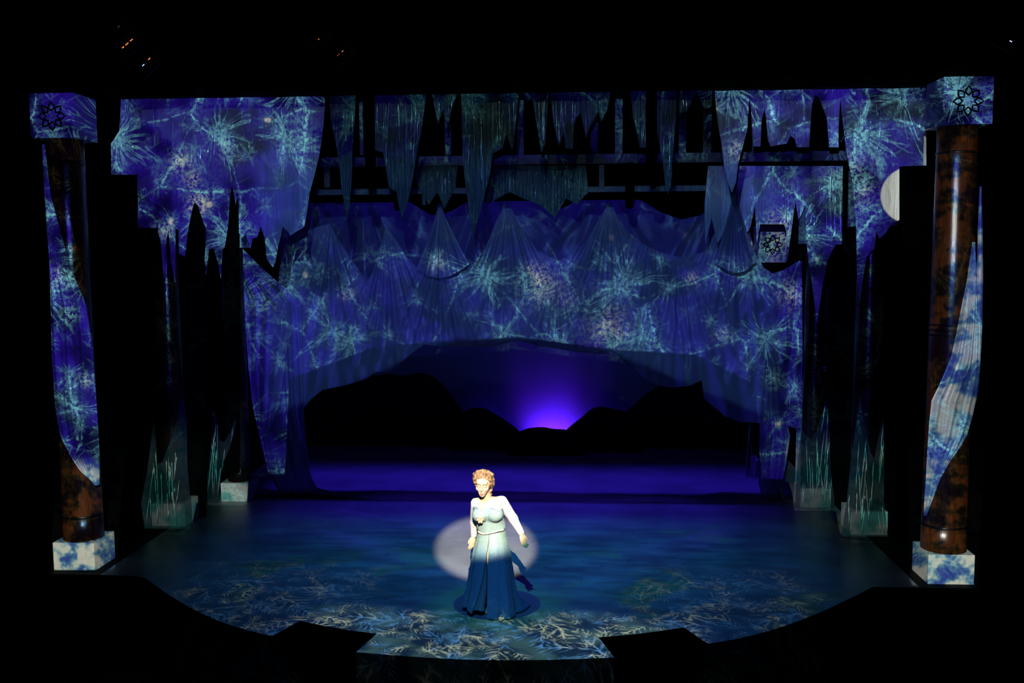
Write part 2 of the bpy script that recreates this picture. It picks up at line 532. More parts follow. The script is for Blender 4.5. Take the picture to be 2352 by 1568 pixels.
def film(name, c, transp, gloss=0.25, stretch=(30, 30, 2.2), bump=0.7):
    """crumpled iridescent foil: dark, glossy, colour shifting with angle"""
    m_, t, b = new_mat(name)
    nt = t.nt
    co = t.new('ShaderNodeTexCoord').outputs['Object']
    mp = t.new('ShaderNodeMapping')
    mp.inputs['Scale'].default_value = stretch
    t.put(mp.inputs[0], co)
    n1 = t.noise(mp.outputs[0], 1.0, 4.0, 0.65, 0.6)
    bn = t.new('ShaderNodeBump')
    bn.inputs['Strength'].default_value = bump
    bn.inputs['Distance'].default_value = 0.03
    t.put(bn.inputs['Height'], n1)
    b.inputs['Base Color'].default_value = (*c, 1)
    t.put(b.inputs['Base Color'], t.mix(t.step(n1, 0.35, 0.65), tuple(x * 0.8 for x in c), c))
    b.inputs['Roughness'].default_value = gloss
    b.inputs['Metallic'].default_value = 0.15
    b.inputs['Thin Film Thickness'].default_value = 420
    b.inputs['Thin Film IOR'].default_value = 1.6
    t.put(b.inputs['Normal'], bn.outputs[0])
    if transp <= 0.0:
        return m_
    tr = t.new('ShaderNodeBsdfTransparent')
    mx = t.new('ShaderNodeMixShader')
    mx.inputs[0].default_value = transp
    nt.links.new(b.outputs[0], mx.inputs[1])
    nt.links.new(tr.outputs[0], mx.inputs[2])
    nt.links.new(mx.outputs[0], nt.nodes['Material Output'].inputs[0])
    return m_


M = {}
M['black'] = simple('black_velour', (0.0012, 0.0012, 0.0014), 0.95, 0.0)
M['black_paint'] = simple('black_paint', (0.004, 0.004, 0.0045), 0.7, 0.1)
M['filler'] = simple('unlit_gap_black', (0.0022, 0.0028, 0.0030), 0.9, 0.05, var=0.5)  # shade of the unlit gaps as a near-black colour
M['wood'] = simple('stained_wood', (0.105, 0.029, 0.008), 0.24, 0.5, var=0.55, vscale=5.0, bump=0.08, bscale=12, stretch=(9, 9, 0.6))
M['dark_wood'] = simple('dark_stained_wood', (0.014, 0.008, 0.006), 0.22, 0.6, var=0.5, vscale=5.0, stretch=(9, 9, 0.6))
M['groove'] = simple('groove_black', (0.012, 0.006, 0.004), 0.35, 0.4)
M['plinth'] = simple('chalk_white_paint', (0.72, 0.72, 0.66), 0.7, 0.2, var=0.12, vscale=14, bump=0.15, bscale=40)
M['cap'] = simple('pale_painted_wood', (0.55, 0.57, 0.60), 0.65, 0.2, var=0.2, vscale=9, stretch=(6, 6, 1))
M['lintel'] = simple('weathered_pale_timber', (0.50, 0.52, 0.56), 0.7, 0.2, var=0.3, vscale=4, bump=0.2, bscale=10, stretch=(1, 6, 12))
M['rail'] = simple('grey_timber_rail', (0.22, 0.25, 0.28), 0.7, 0.2, var=0.35, vscale=5, stretch=(1, 6, 8))
M['ink'] = simple('black_emblem_paint', (0.002, 0.002, 0.003), 0.6, 0.1)
M['sheet'] = film('ice_cloth_foil', (0.62, 0.66, 0.72), 0.0, 0.45, (26, 26, 1.6), 0.2)
M['film'] = film('smoky_icicle_foil', (0.075, 0.13, 0.14), 0.25, 0.35)
M['wrap'] = film('base_wrap_foil', (0.06, 0.10, 0.12), 0.62, 0.2, (20, 20, 2.6))
M['ridge'] = simple('foil_glint_green', (0.70, 0.98, 0.84), 0.19, 0.8, 0.95)  # pale metal puts the glint of the foil folds into added tubes
M['ridge2'] = simple('foil_glint_pale', (0.82, 0.96, 0.96), 0.19, 0.8, 0.95)
M['ridge_low'] = simple('foil_glint_low', (0.70, 0.98, 0.84), 0.45, 0.8, 0.9)
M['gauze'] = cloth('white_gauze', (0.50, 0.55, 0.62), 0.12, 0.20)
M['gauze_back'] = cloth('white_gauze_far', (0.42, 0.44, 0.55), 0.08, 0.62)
M['cloth'] = cloth('white_column_cloth', (0.70, 0.74, 0.78), 0.04, 0.25)
M['bead'] = simple('glass_bead', (0.9, 0.9, 0.95), 0.3, 0.8, 0.6)
M['rock'] = simple('black_painted_rock', (0.010, 0.011, 0.016), 0.9, 0.1, var=0.5, vscale=2.5, bump=0.6, bscale=5)
M['cyc'] = simple('blue_backcloth', (0.55, 0.52, 0.75), 0.95, 0.0, var=0.08, vscale=1.5)

m_, t, b = new_mat('stage_floor_paint')
co = t.new('ShaderNodeTexCoord').outputs['Object']
f1 = t.noise(co, 1.2, 5.0, 0.65)
f2 = t.noise(co, 14.0, 4.0, 0.7)
fc = t.mix(t.step(f1, 0.3, 0.7), (0.19, 0.193, 0.20), (0.30, 0.305, 0.31))
fc = t.mix(t.step(f2, 0.62, 0.72), fc, (0.13, 0.13, 0.135))
vsp = t.voro(co, 1.6, 'F1')
sc_ = t.sep(vsp[1])
fc = t.mix(t.mul(t.mul(t.step(vsp[0], 0.035, 0.015), t.m('GREATER_THAN', sc_[0], 0.5)), 0.85), fc, (0.016, 0.012, 0.012))
t.put(b.inputs['Base Color'], fc)
t.put(b.inputs['Roughness'], t.m('MULTIPLY_ADD', f2, 0.25, 0.26))
b.inputs['Specular IOR Level'].default_value = 0.35
bn = t.new('ShaderNodeBump')
bn.inputs['Strength'].default_value = 0.12
bn.inputs['Distance'].default_value = 0.01
t.put(bn.inputs['Height'], f2)
t.put(b.inputs['Normal'], bn.outputs[0])
M['floor'] = m_


# ------------------------------------------------------------------ object helpers
def obj(name, verts, faces, mat, parent=None, smooth=False):
    me = bpy.data.meshes.new(name)
    me.from_pydata([tuple(map(float, v)) for v in verts], [], faces)
    me.materials.append(mat)
    if smooth:
        me.polygons.foreach_set('use_smooth', [True] * len(me.polygons))
    me.update()
    o = bpy.data.objects.new(name, me)
    COL.objects.link(o)
    if parent is not None:
        o.parent = parent
        o.matrix_parent_inverse = parent.matrix_basis.inverted()
    return o


def from_bm(name, bm, mat, parent=None, smooth=False):
    bmesh.ops.recalc_face_normals(bm, faces=bm.faces)
    me = bpy.data.meshes.new(name)
    bm.to_mesh(me)
    bm.free()
    me.materials.append(mat)
    if smooth:
        me.polygons.foreach_set('use_smooth', [True] * len(me.polygons))
    o = bpy.data.objects.new(name, me)
    COL.objects.link(o)
    if parent is not None:
        o.parent = parent
        o.matrix_parent_inverse = parent.matrix_basis.inverted()
    return o


def tag(o, label=None, cat=None, group=None, kind=None):
    if label: o['label'] = label
    if cat: o['category'] = cat
    if group: o['group'] = group
    if kind: o['kind'] = kind
    return o


def empty(name, loc):
    o = bpy.data.objects.new(name, None)
    COL.objects.link(o)
    o.location = loc
    o.empty_display_size = 0.1
    return o


def add_box(bm, lo, hi, bev=0.0):
    r = bmesh.ops.create_cube(bm, size=1.0)
    vsx = r['verts']
    for v in vsx:
        for i in range(3):
            v.co[i] = lo[i] if v.co[i] < 0 else hi[i]
    if bev:
        es = list({e for v in vsx for e in v.link_edges})
        bmesh.ops.bevel(bm, geom=es, offset=bev, segments=2, affect='EDGES', profile=0.7)


def box(name, lo, hi, mat, parent=None, bev=0.0):
    bm = bmesh.new()
    add_box(bm, lo, hi, bev)
    return from_bm(name, bm, mat, parent)


def lathe(name, cx, cy_, prof, mat, parent=None, n=40):
    vsx, fs = [], []
    for (r, z) in prof:
        for i in range(n):
            a = 2 * math.pi * i / n
            vsx.append((cx + r * math.cos(a), cy_ + r * math.sin(a), z))
    for j in range(len(prof) - 1):
        for i in range(n):
            k2 = (i + 1) % n
            fs.append((j * n + i, j * n + k2, (j + 1) * n + k2, (j + 1) * n + i))
    fs.append(tuple(range(n))[::-1])
    fs.append(tuple(range((len(prof) - 1) * n, len(prof) * n)))
    return obj(name, vsx, fs, mat, parent, True)


def tube_into(V, F, pts, r, n=5, closed=False):
    """append a tube along pts (radius float or list) to vertex/face lists"""
    P = [np.array(p, float) for p in pts]
    m = len(P)
    rs = r if isinstance(r, (list, tuple)) else [r] * m
    base = len(V)
    for i in range(m):
        a = P[(i - 1) % m] if (closed or i > 0) else P[i]
        c = P[(i + 1) % m] if (closed or i < m - 1) else P[i]
        d = c - a
        d = d / (np.linalg.norm(d) + 1e-9)
        h = np.array([0, 0, 1.0]) if abs(d[2]) < 0.9 else np.array([0, 1.0, 0])
        s = np.cross(d, h)
        s /= np.linalg.norm(s)
        u = np.cross(s, d)
        for q in range(n):
            an = 2 * math.pi * q / n
            V.append(P[i] + rs[i] * (math.cos(an) * s + math.sin(an) * u))
    for i in range(m if closed else m - 1):
        i2 = (i + 1) % m
        for q in range(n):
            q2 = (q + 1) % n
            F.append((base + i * n + q, base + i * n + q2, base + i2 * n + q2, base + i2 * n + q))
    if not closed:
        F.append(tuple(base + q for q in range(n))[::-1])
        F.append(tuple(base + (m - 1) * n + q for q in range(n)))


def tube(name, pts, r, mat, parent=None, n=6, closed=False):
    V, F = [], []
    tube_into(V, F, pts, r, n, closed)
    return obj(name, V, F, mat, parent, True)


def wob(x, z, s=0.0):
    return (math.sin(x * 7.3 + s) + 0.6 * math.sin(x * 17.1 + z * 1.3 + 2 * s) + 0.5 * math.sin(z * 2.3 + x * 3.1 + 3 * s)) / 2.1


def slab(name, poly, Y, thick, mat, parent=None, amp=0.0, grid=0.0, seed=0.0, bev=0.0):
    """outline given as photo points on the plane at depth Y -> solid of real thickness"""
    P = [at(x, y, Y) for x, y in poly]
    P2 = [(p[0], p[2]) for p in P]
    pts2 = [Vector(p) for p in P2]
    nb_ = len(pts2)
    if grid:
        xs = [p[0] for p in P2]
        zs = [p[1] for p in P2]
        k1 = min(xs) + grid * 0.5
        while k1 < max(xs):
            k2 = min(zs) + grid * 0.5
            while k2 < max(zs):
                if inside(P2, k1, k2):
                    pts2.append(Vector((k1 + random.uniform(-.2, .2) * grid, k2 + random.uniform(-.2, .2) * grid)))
                k2 += grid * 1.3
            k1 += grid
    cv, ce, cf, _, _, _ = delaunay_2d_cdt(pts2, [(i, (i + 1) % nb_) for i in range(nb_)], [], 0, 1e-4)
    bm = bmesh.new()
    bv = [bm.verts.new((v[0], Y, v[1])) for v in cv]
    for f_ in cf:
        m2 = sum((cv[i] for i in f_), Vector((0, 0))) / len(f_)
        if inside(P2, m2[0], m2[1]):
            bm.faces.new([bv[i] for i in f_])
    for v in [v for v in bm.verts if not v.link_faces]:
        bm.verts.remove(v)
    r = bmesh.ops.extrude_face_region(bm, geom=bm.faces[:])
    for e in r['geom']:
        if isinstance(e, bmesh.types.BMVert):
            e.co.y += thick
    if amp:
        for v in bm.verts:
            v.co.y += amp * wob(v.co.x, v.co.z, seed)
    return from_bm(name, bm, mat, parent, False)


def inside(poly, x, y):
    c = False
    n = len(poly)
    for i in range(n):
        (x1, y1), (x2, y2) = poly[i], poly[(i + 1) % n]
        if (y1 > y) != (y2 > y) and x < (x2 - x1) * (y - y1) / (y2 - y1) + x1:
            c = not c
    return c


def creases(parent, poly, Y, n, seed, mat, lmin=30, lmax=130, ytop=None, r=0.0028, slant=0.03, amp=0.02, mult=1):
    """fold lines of the crumpled foil as tubes in a glint colour, inside the outline, slightly proud of the sheet"""
    rg = random.Random(seed)
    xs = [p[0] for p in poly]
    ys = [p[1] for p in poly]
    V, F = [], []
    made = tries = 0
    while made < n and tries < n * 60:
        tries += 1
        x = rg.uniform(min(xs), max(xs))
        y = rg.uniform(max(min(ys), 190), max(ys)) if ytop is None else rg.uniform(*ytop)
        L = rg.uniform(lmin, lmax)
        sl = rg.uniform(-slant, slant)
        pp = []
        for i in range(9):
            yy = y + L * i / 8
            xx = x + sl * L * i / 8 + rg.uniform(-0.7, 0.7)
            if not inside(poly, xx, yy):
                break
            p = at(xx, yy, Y - 0.012 - amp * 0.55)
            pp.append((p[0], p[1], p[2]))
        if len(pp) < 4:
            continue
        rr = [r * rg.uniform(0.35, 1.2) for _ in pp]
        rr[0] = rr[-1] = r * 0.2
        tube_into(V, F, pp, rr, 4)
        made += 1
    if V:
        return tag(obj('foil_crease_glints', V, F, mat, parent, True), kind='stuff')


def rows(name, left, right, Y, mat, parent=None, ns=44, nt=70, fold=None, thick=0.006):
    """cloth hung in rows: left/right edge x as functions of photo y"""
    ly = [p[1] for p in left]
    y0, y1 = min(ly), max(ly)
    V, F = [], []
    for j in range(nt + 1):
        y = y0 + (y1 - y0) * j / nt
        xl = np.interp(y, ly, [p[0] for p in left])
        xr = np.interp(y, [p[1] for p in right], [p[0] for p in right])
        for i in range(ns + 1):
            s = i / ns
            p = at(xl + (xr - xl) * s, y, Y)
            dy = fold(s, j / nt) if fold else 0.0
            V.append((p[0], Y + dy, p[2]))
    for j in range(nt):
        for i in range(ns):
            a = j * (ns + 1) + i
            F.append((a, a + 1, a + ns + 2, a + ns + 1))
    o = obj(name, V, F, mat, parent, True)
    return o


def columns_cloth(name, top, bot, Y, mat, parent=None, ns=300, nt=46, peaks=(), fold_k=0.05, nf=16):
    """cloth hung between a top edge and a hem (photo polylines); pleats fan out from the pinned peaks"""
    x0, x1 = top[0][0], top[-1][0]
    V, F = [], []
    for i in range(ns + 1):
        x = x0 + (x1 - x0) * i / ns
        yt = np.interp(x, [p[0] for p in top], [p[1] for p in top])
        yb = np.interp(x, [p[0] for p in bot], [p[1] for p in bot])
        for j in range(nt + 1):
            y = yt + (yb - yt) * j / nt
            dy = 0.0
            ws = 0.0
            for (px_, py_, sp) in peaks:
                ddx, ddy = x - px_, max(y - py_, 1.0)
                an = math.atan2(ddx, ddy)
                wgt = math.exp(-(an / sp) ** 2) * math.exp(-math.hypot(ddx, ddy) / 420.0) * min(1, math.hypot(ddx, ddy) / 70)
                dy += wgt * math.sin(an * nf / sp * 0.5 + px_)
                dy += 0.5 * wgt * math.sin(an * nf / sp * 1.13 + 2 * px_)
                ws += wgt
            dy = fold_k * dy + 0.025 * math.sin(x * 0.021 + y * 0.012) + 0.012 * math.sin(x * 0.09 - y * 0.02)
            p = at(x, y, Y)
            V.append((p[0], Y + dy, p[2]))
    for i in range(ns):
        for j in range(nt):
            a = i * (nt + 1) + j
            F.append((a, a + 1, a + nt + 2, a + nt + 1))
    return obj(name, V, F, mat, parent, True)


def hem_roll(name, pts, Y, r, mat, parent, dy=0.0):
    return tube(name, [(lambda p: (p[0], p[1] + dy, p[2]))(at(x, y, Y)) for x, y in pts], r, mat, parent, 6)


# ------------------------------------------------------------------ the house: floor, walls
edge = [(-8.5, -0.12), (-4.75, -0.14), (-4.37, -0.19)]
for i in range(1, 14):
    a = i / 14
    x = -4.37 + (4.37 - 2.21) * a
    edge.append((x, -0.19 - (1.91 - 0.19) * (math.sin(a * math.pi / 2) ** 1.0 * 0.55 + 0.45 * a)))
edge += [(-2.21, -1.91), (-2.04, -1.49)]
for i in range(1, 6):
    a = i / 6
    edge.append((-2.04 + 0.90 * a, -1.49 - 0.31 * a - 0.03 * math.sin(a * math.pi)))
edge += [(-1.14, -1.80), (-1.25, -2.27)]
for i in range(1, 8):
    a = i / 8
    edge.append((-1.25 + 2.55 * a, -2.27 - 0.12 * math.sin(a * math.pi)))
edge += [(1.30, -2.27), (1.16, -1.78)]
for i in range(1, 6):
    a = i / 6
    edge.append((1.16 + 0.90 * a, -1.78 + 0.31 * a - 0.03 * math.sin(a * math.pi)))
edge += [(2.06, -1.47), (2.25, -1.89)]
for i in range(1, 14):
    a = 1 - i / 14
    x = 4.41 - (4.41 - 2.25) * a
    edge.append((x, -0.13 - (1.89 - 0.13) * (math.sin(a * math.pi / 2) * 0.55 + 0.45 * a)))
edge += [(4.41, -0.13), (4.8, -0.12), (8.5, -0.12)]
bm = bmesh.new()
outl = [p for p in edge if abs(p[0]) < 4.95]
outl = [(-4.95, -0.14)] + outl + [(4.95, -0.12), (4.95, 8.3), (-4.95, 8.3)]
f = bm.faces.new([bm.verts.new((x, y, 0.0)) for x, y in outl])
bmesh.ops.triangulate(bm, faces=[f], ngon_method='EAR_CLIP')
r = bmesh.ops.extrude_face_region(bm, geom=bm.faces[:])
for e in r['geom']:
    if isinstance(e, bmesh.types.BMVert):
        e.co.z -= 0.95
fo = from_bm('floor', bm, M['floor'])
fo.data.materials.append(M['black_paint'])
for p_ in fo.data.polygons:
    p_.material_index = 0 if p_.normal.z > 0.5 else 1
tag(fo, kind='structure')
for sd, xa, xb in (('left', -9.0, -4.952), ('right', 4.952, 9.0)):
    tag(box('floor_wing_' + sd, (xa, -0.13, -0.95), (xb, 8.3, 0.0), M['black_paint']), kind='structure')
tag(box('floor_pit', (-9, -13, -1.05), (9, 9.8, -0.96), M['black_paint']), kind='structure')
tag(box('wall_left', (-9.2, -13, -1.05), (-9.0, 10, 9), M['black']), kind='structure')
tag(box('wall_right', (9.0, -13, -1.05), (9.2, 10, 9), M['black']), kind='structure')
tag(box('wall_back', (-9.2, 9.8, -1.05), (9.2, 10.0, 9), M['black']), kind='structure')
tag(box('ceiling', (-9.2, -13.0, 8.8), (9.2, 10.0, 9.0), M['black']), kind='structure')

# backcloth and rocks
o = rows('backcloth', [(860, 690), (860, 1085)], [(1640, 690), (1640, 1085)], 9.5, M['cyc'], ns=60, nt=6,
         fold=lambda s, q: 0.012 * math.sin(s * 60))
tag(o, 'night blue backcloth glowing violet behind the black rocks', 'backcloth')
rocks = [
    ([(640, 1078), (640, 905), (700, 885), (790, 890), (880, 856), (925, 868), (965, 855), (995, 868), (1018, 890), (1045, 925), (1065, 950), (1090, 1000), (1115, 1078)], 7.9,
     'large black rock slope rising at the left under the gauze arch'),
    ([(1035, 1076), (1048, 975), (1062, 948), (1085, 938), (1112, 940), (1138, 955), (1160, 968), (1182, 984), (1196, 996), (1215, 1076)], 7.5,
     'rounded black boulder left of the violet glow'),
    ([(1165, 1076), (1180, 1000), (1196, 993), (1218, 986), (1245, 984), (1272, 988), (1300, 990), (1325, 1000), (1345, 1076)], 7.1,
     'low flat black boulder in the dip of the violet glow'),
    ([(1278, 1076), (1296, 992), (1320, 975), (1337, 962), (1350, 948), (1366, 938), (1386, 936), (1408, 942), (1440, 946), (1470, 1000), (1485, 1076)], 7.5,
     'humped black boulder right of the violet glow'),
    ([(1405, 1082), (1432, 948), (1452, 940), (1475, 915), (1520, 885), (1570, 862), (1640, 850), (1720, 880), (1760, 1086)], 7.9,
     'large black rock slope rising at the right under the gauze arch'),
]
for poly, Yr, lab in rocks:
    # rounded outline
    pp = []
    for i in range(len(poly)):
        a, b2, c = poly[i - 1], poly[i], poly[(i + 1) % len(poly)]
        if i in (0, len(poly) - 1):
            pp.append(b2)
        else:
            for q in (0.25, 0.5, 0.75):
                k1 = ((a[0] + b2[0]) / 2, (a[1] + b2[1]) / 2)
                k3 = ((b2[0] + c[0]) / 2, (b2[1] + c[1]) / 2)
                pp.append(((1 - q) ** 2 * k1[0] + 2 * q * (1 - q) * b2[0] + q * q * k3[0], (1 - q) ** 2 * k1[1] + 2 * q * (1 - q) * b2[1] + q * q * k3[1]))
    o = slab('rock', pp, Yr, 0.2, M['rock'], amp=0.05, grid=0.25, seed=Yr)
    z0 = min(v.co.z for v in o.data.vertices)
    for v in o.data.vertices:
        if v.co.z < z0 + 0.14:
            v.co.z = 0.0
        v.co.z = max(v.co.z, 0.0)
    tag(o, lab, 'rock', 'black rocks before the backcloth')


# ------------------------------------------------------------------ columns
def petal_ring(parent, c, R, y, mat):
    for i in range(8):
        a = math.pi / 8 + i * math.pi / 4 + math.pi / 8
        ca, sa = math.cos(a), math.sin(a)
        def pt(r_, w_):
            return (c[0] + r_ * ca - w_ * sa, y, c[1] + r_ * sa + w_ * ca)
        loop = [pt(0.40 * R, 0), pt(0.52 * R, 0.13 * R), pt(0.64 * R, 0.215 * R), pt(0.76 * R, 0.20 * R), pt(0.90 * R, 0.08 * R), pt(1.02 * R, 0), pt(0.90 * R, -0.08 * R), pt(0.76 * R, -0.20 * R), pt(0.64 * R, -0.215 * R), pt(0.52 * R, -0.13 * R)]
        tube('petal', loop, 0.0105, mat, parent, 5, True)


def column(x, y, w_, hp, zb, zt, r0, r1, rings, wood, label, emblem=True):
    e = empty('stage_column', (x, y, 0))
    tag(e, label, 'column', 'columns of the stage portals')
    h = w_ / 2
    box('plinth', (x - h, y - h, 0), (x + h, y + h, hp), M['plinth'], e, 0.006)
    prof = [(r0, hp)]
    zs = sorted(rings)
    n = 14
    for i in range(n + 1):
        z = hp + (zb - hp) * i / n
        prof.append((r0 + (r1 - r0) * i / n, z))
    lathe('shaft', x, y, prof, M[wood], e)
    for z in zs:
        rr = r0 + (r1 - r0) * (z - hp) / (zb - hp)
        lathe('groove_ring', x, y, [(rr - 0.01, z - 0.02), (rr + 0.004, z - 0.012), (rr + 0.006, z), (rr + 0.004, z + 0.012), (rr - 0.01, z + 0.02)], M['groove'], e)
    hc = h * 1.03
    c = box('capital', (x - hc, y - hc, zb), (x + hc, y + hc, zt), M['cap'], e, 0.006)
    if zt > 5.5:
        box('impost', (x - hc, y - hc, zt), (x + hc, y + hc, 6.25), M['black'], e)
    if emblem:
        petal_ring(c, (x, (zb + zt) / 2 - 0.01), 0.165, y - hc - 0.004, M['ink'])
    return e


W1 = 0.533
column(-5.35, W1 / 2, W1, 0.357, 5.35, 5.88, 0.245, 0.215, [0.66, 3.0, 3.06, 5.05], 'wood',
       'front wooden column left of the stage with white plinth and blue cloth')
column(5.35, W1 / 2, W1, 0.357, 5.35, 5.88, 0.258, 0.222, [0.66, 2.94, 3.0, 3.06, 5.05], 'wood',
       'front wooden column right of the stage with flower emblem on its capital')
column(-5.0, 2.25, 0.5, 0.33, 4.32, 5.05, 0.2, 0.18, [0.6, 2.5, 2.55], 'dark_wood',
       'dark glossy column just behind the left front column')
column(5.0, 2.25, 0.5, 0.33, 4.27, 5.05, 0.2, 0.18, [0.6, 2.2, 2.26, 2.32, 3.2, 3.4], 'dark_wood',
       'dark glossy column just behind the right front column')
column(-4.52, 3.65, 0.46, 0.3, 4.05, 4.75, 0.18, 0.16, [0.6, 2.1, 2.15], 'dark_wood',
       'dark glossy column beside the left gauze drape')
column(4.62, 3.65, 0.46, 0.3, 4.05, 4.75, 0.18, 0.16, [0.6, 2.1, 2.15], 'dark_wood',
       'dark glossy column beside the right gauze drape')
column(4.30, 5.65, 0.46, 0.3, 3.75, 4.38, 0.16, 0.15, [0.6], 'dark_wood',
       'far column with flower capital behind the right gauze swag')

# header and lintels
tag(box('header_beam', (-8.9, -0.02, 6.25), (8.9, 0.55, 8.7), M['black']), 'black front header across the top of the stage', 'beam')
zb_l, zb_r = at(280, 222, 1.2)[2], at(2120, 195, 1.2)[2]
V, F = [], []
for i in range(121):
    x = -8.9 + 17.8 * i / 120
    zb_ = zb_l + (zb_r - zb_l) * (x + 5.0) / 10.2
    V += [(x, 1.2 + 0.03 * math.sin(i * 1.3), zb_), (x, 1.2 + 0.03 * math.sin(i * 1.3), 8.78)]
F = [(2 * i, 2 * i + 2, 2 * i + 3, 2 * i + 1) for i in range(120)]
tag(obj('border_curtain', V, F, M['black'], None, True), 'black border curtain whose straight lower edge cuts off the top of the set', 'curtain')
tag(box('lintel_beam', (-4.85, 3.30, 4.755), (4.95, 3.88, 6.6), M['black']), 'black lintel beam behind the pale lattice rails', 'beam')
bz = at(1176, 170, 1.66)[2]
bt_ = empty('flying_batten', (0, 1.69, bz))
tag(bt_, 'black flying batten that carries the ice cloth behind the header', 'batten')
tube('pipe', [(-5.6, 1.69, bz), (5.7, 1.69, bz)], 0.035, M['black_paint'], bt_, 10)
for xh in (-4.0, 0.0, 4.0):
    tube('suspension_line', [(xh, 1.69, bz), (xh, 1.69, 8.79)], 0.006, M['black_paint'], bt_, 5)

# gallery lattice of pale rails over the arch
e = empty('gallery_lattice', (0.9, 3.25, 4.87))
tag(e, 'pale timber lattice of two long rails above the gauze swags', 'lattice')
a = at(722, 360, 3.2)
b_ = at(1946, 360, 3.2)
for (ya, yb) in ((356, 378), (430, 443)):
    za, zb = at(1176, ya, 3.2)[2], at(1176, yb, 3.2)[2]
    xr = b_[0] if ya == 356 else at(1640, 430, 3.2)[0]
    box('rail', (a[0], 3.2, zb), (xr, 3.3, za), M['rail'], e, 0.006)
for (xa, xb, ya, yb) in ((1187, 1203, 205, 356), (1357, 1373, 205, 356), (1413, 1430, 205, 356), (1020, 1036, 205, 356), (1560, 1576, 205, 356),
                         (1617, 1634, 205, 356), (1730, 1747, 205, 356), (743, 757, 378, 430), (1376, 1388, 378, 430), (968, 977, 378, 470), (823, 834, 205, 356), (1090, 1104, 378, 430)):
    p, q = at(xa, ya, 3.2), at(xb, yb, 3.2)
    box('post', (p[0], 3.22, q[2]), (q[0], 3.28, p[2]), M['rail'], e, 0.004)

# black hanging poles
for n_, (xa, xb, ya, yb, lab) in enumerate(((835, 860, 190, 432, 'thick black pole hanging over the left end of the lattice'),
                                            (1484, 1508, 190, 418, 'thick black pole hanging over the right part of the lattice'),
                                            (1436, 1457, 374, 480, 'short black pole hanging below the rails, just left of the thick right pole'),
                                            (903, 922, 373, 484, 'short black pole hanging below the rails at the left'))):
    Yp = 1.585 if ya < 300 else 3.145
    p, q = at(xa, ya, Yp), at(xb, yb, Yp)
    cx, r_ = (p[0] + q[0]) / 2, (q[0] - p[0]) / 2
    ztop = bz if ya < 300 else p[2]
    prof = [(r_ * 0.9, ztop + (0.2 if ya < 300 else 0.0))]
    prof += [(r_, ztop - 0.02), (r_, q[2] + r_)] + [(r_ * math.cos(u), q[2] + r_ - r_ * math.sin(u)) for u in (0.4, 0.8, 1.15, 1.45)]
    o = lathe('hanging_pole', cx, Yp, prof[::-1], M['black'], None, 20)
    tag(o, lab, 'pole', 'black poles hanging over the lattice')

# ------------------------------------------------------------------ ice sheets and icicles
Lsheet = [(280, 170), (748, 170), (746, 240), (742, 290), (733, 355), (722, 400), (712, 440), (700, 520), (668, 540), (650, 520), (640, 560),
          (632, 600), (626, 614), (612, 595), (607, 545), (598, 520), (590, 545), (580, 548), (575, 570), (563, 535), (556, 548), (549, 535), (548, 475),
          (546, 452), (541, 470), (537, 445), (533, 425), (529, 450), (524, 520), (516, 568), (511, 572), (507, 640), (500, 602), (490, 570), (480, 572),
          (473, 630), (470, 600), (473, 526), (465, 505), (454, 472), (446, 464), (441, 480), (432, 525), (425, 590), (412, 582), (411, 528), (404, 524),
          (402, 648), (393, 600), (387, 522), (381, 565), (377, 640), (370, 562), (362, 523), (316, 522), (316, 401), (256, 401), (256, 330), (275, 300)]
o = slab('ice_cloth', Lsheet, 1.72, 0.012, M['sheet'], amp=0.018, grid=0.16, seed=1.0)
tag(o, 'wide jagged sheet of ice cloth hung across the upper left of the set', 'cloth')
creases(o, Lsheet, 1.72, 64, 3, M['ridge2'], 20, 110, (205, 330), 0.0055, amp=0.018)
R1 = [(1640, 170), (2125, 170), (2127, 380), (2066, 382), (2066, 505), (2047, 518), (2035, 535), (2020, 548), (2013, 530), (2008, 570), (1992, 588), (1985, 620), (1975, 692), (1968, 620),
      (1966, 520), (1958, 420), (1950, 380), (1944, 350), (1938, 300), (1930, 225), (1926, 300), (1926, 338), (1905, 338), (1900, 270), (1893, 252), (1882, 225), (1873, 218), (1865, 240), (1861, 290),
      (1858, 338), (1830, 338), (1825, 318), (1815, 312), (1806, 330), (1770, 336), (1764, 320), (1760, 270), (1756, 248), (1749, 280), (1747, 336), (1730, 336), (1727, 285), (1722, 215), (1716, 300),
      (1697, 370), (1690, 420), (1681, 442), (1671, 418), (1663, 380), (1657, 330), (1650, 290), (1644, 240)]
o = slab('ice_cloth', R1, 1.74, 0.012, M['sheet'], amp=0.018, grid=0.16, seed=2.0)
tag(o, 'wide jagged sheet of ice cloth hung across the upper right of the set', 'cloth')
creases(o, R1, 1.74, 56, 5, M['ridge2'], 20, 110, (200, 320), 0.0055, amp=0.018)
R2p = [(1626, 381), (1936, 381), (1934, 560), (1918, 562), (1912, 575), (1900, 600), (1890, 650), (1876, 742), (1866, 660), (1857, 600), (1853, 556), (1849, 470), (1842, 490), (1834, 505),
       (1828, 460), (1822, 500), (1814, 560), (1808, 600), (1806, 530), (1800, 515), (1745, 515), (1738, 560), (1734, 470), (1724, 520), (1700, 560), (1690, 470), (1670, 520), (1648, 560), (1634, 500), (1620, 560), (1618, 470)]
o = slab('ice_cloth', R2p, 3.165, 0.012, M['sheet'], amp=0.016, grid=0.16, seed=3.0)
tag(o, 'jagged ice cloth hanging below the rail at the right, beside the flower capital', 'cloth')
creases(o, R2p, 3.165, 30, 8, M['ridge2'], 20, 120, (385, 520), 0.0055, amp=0.016)

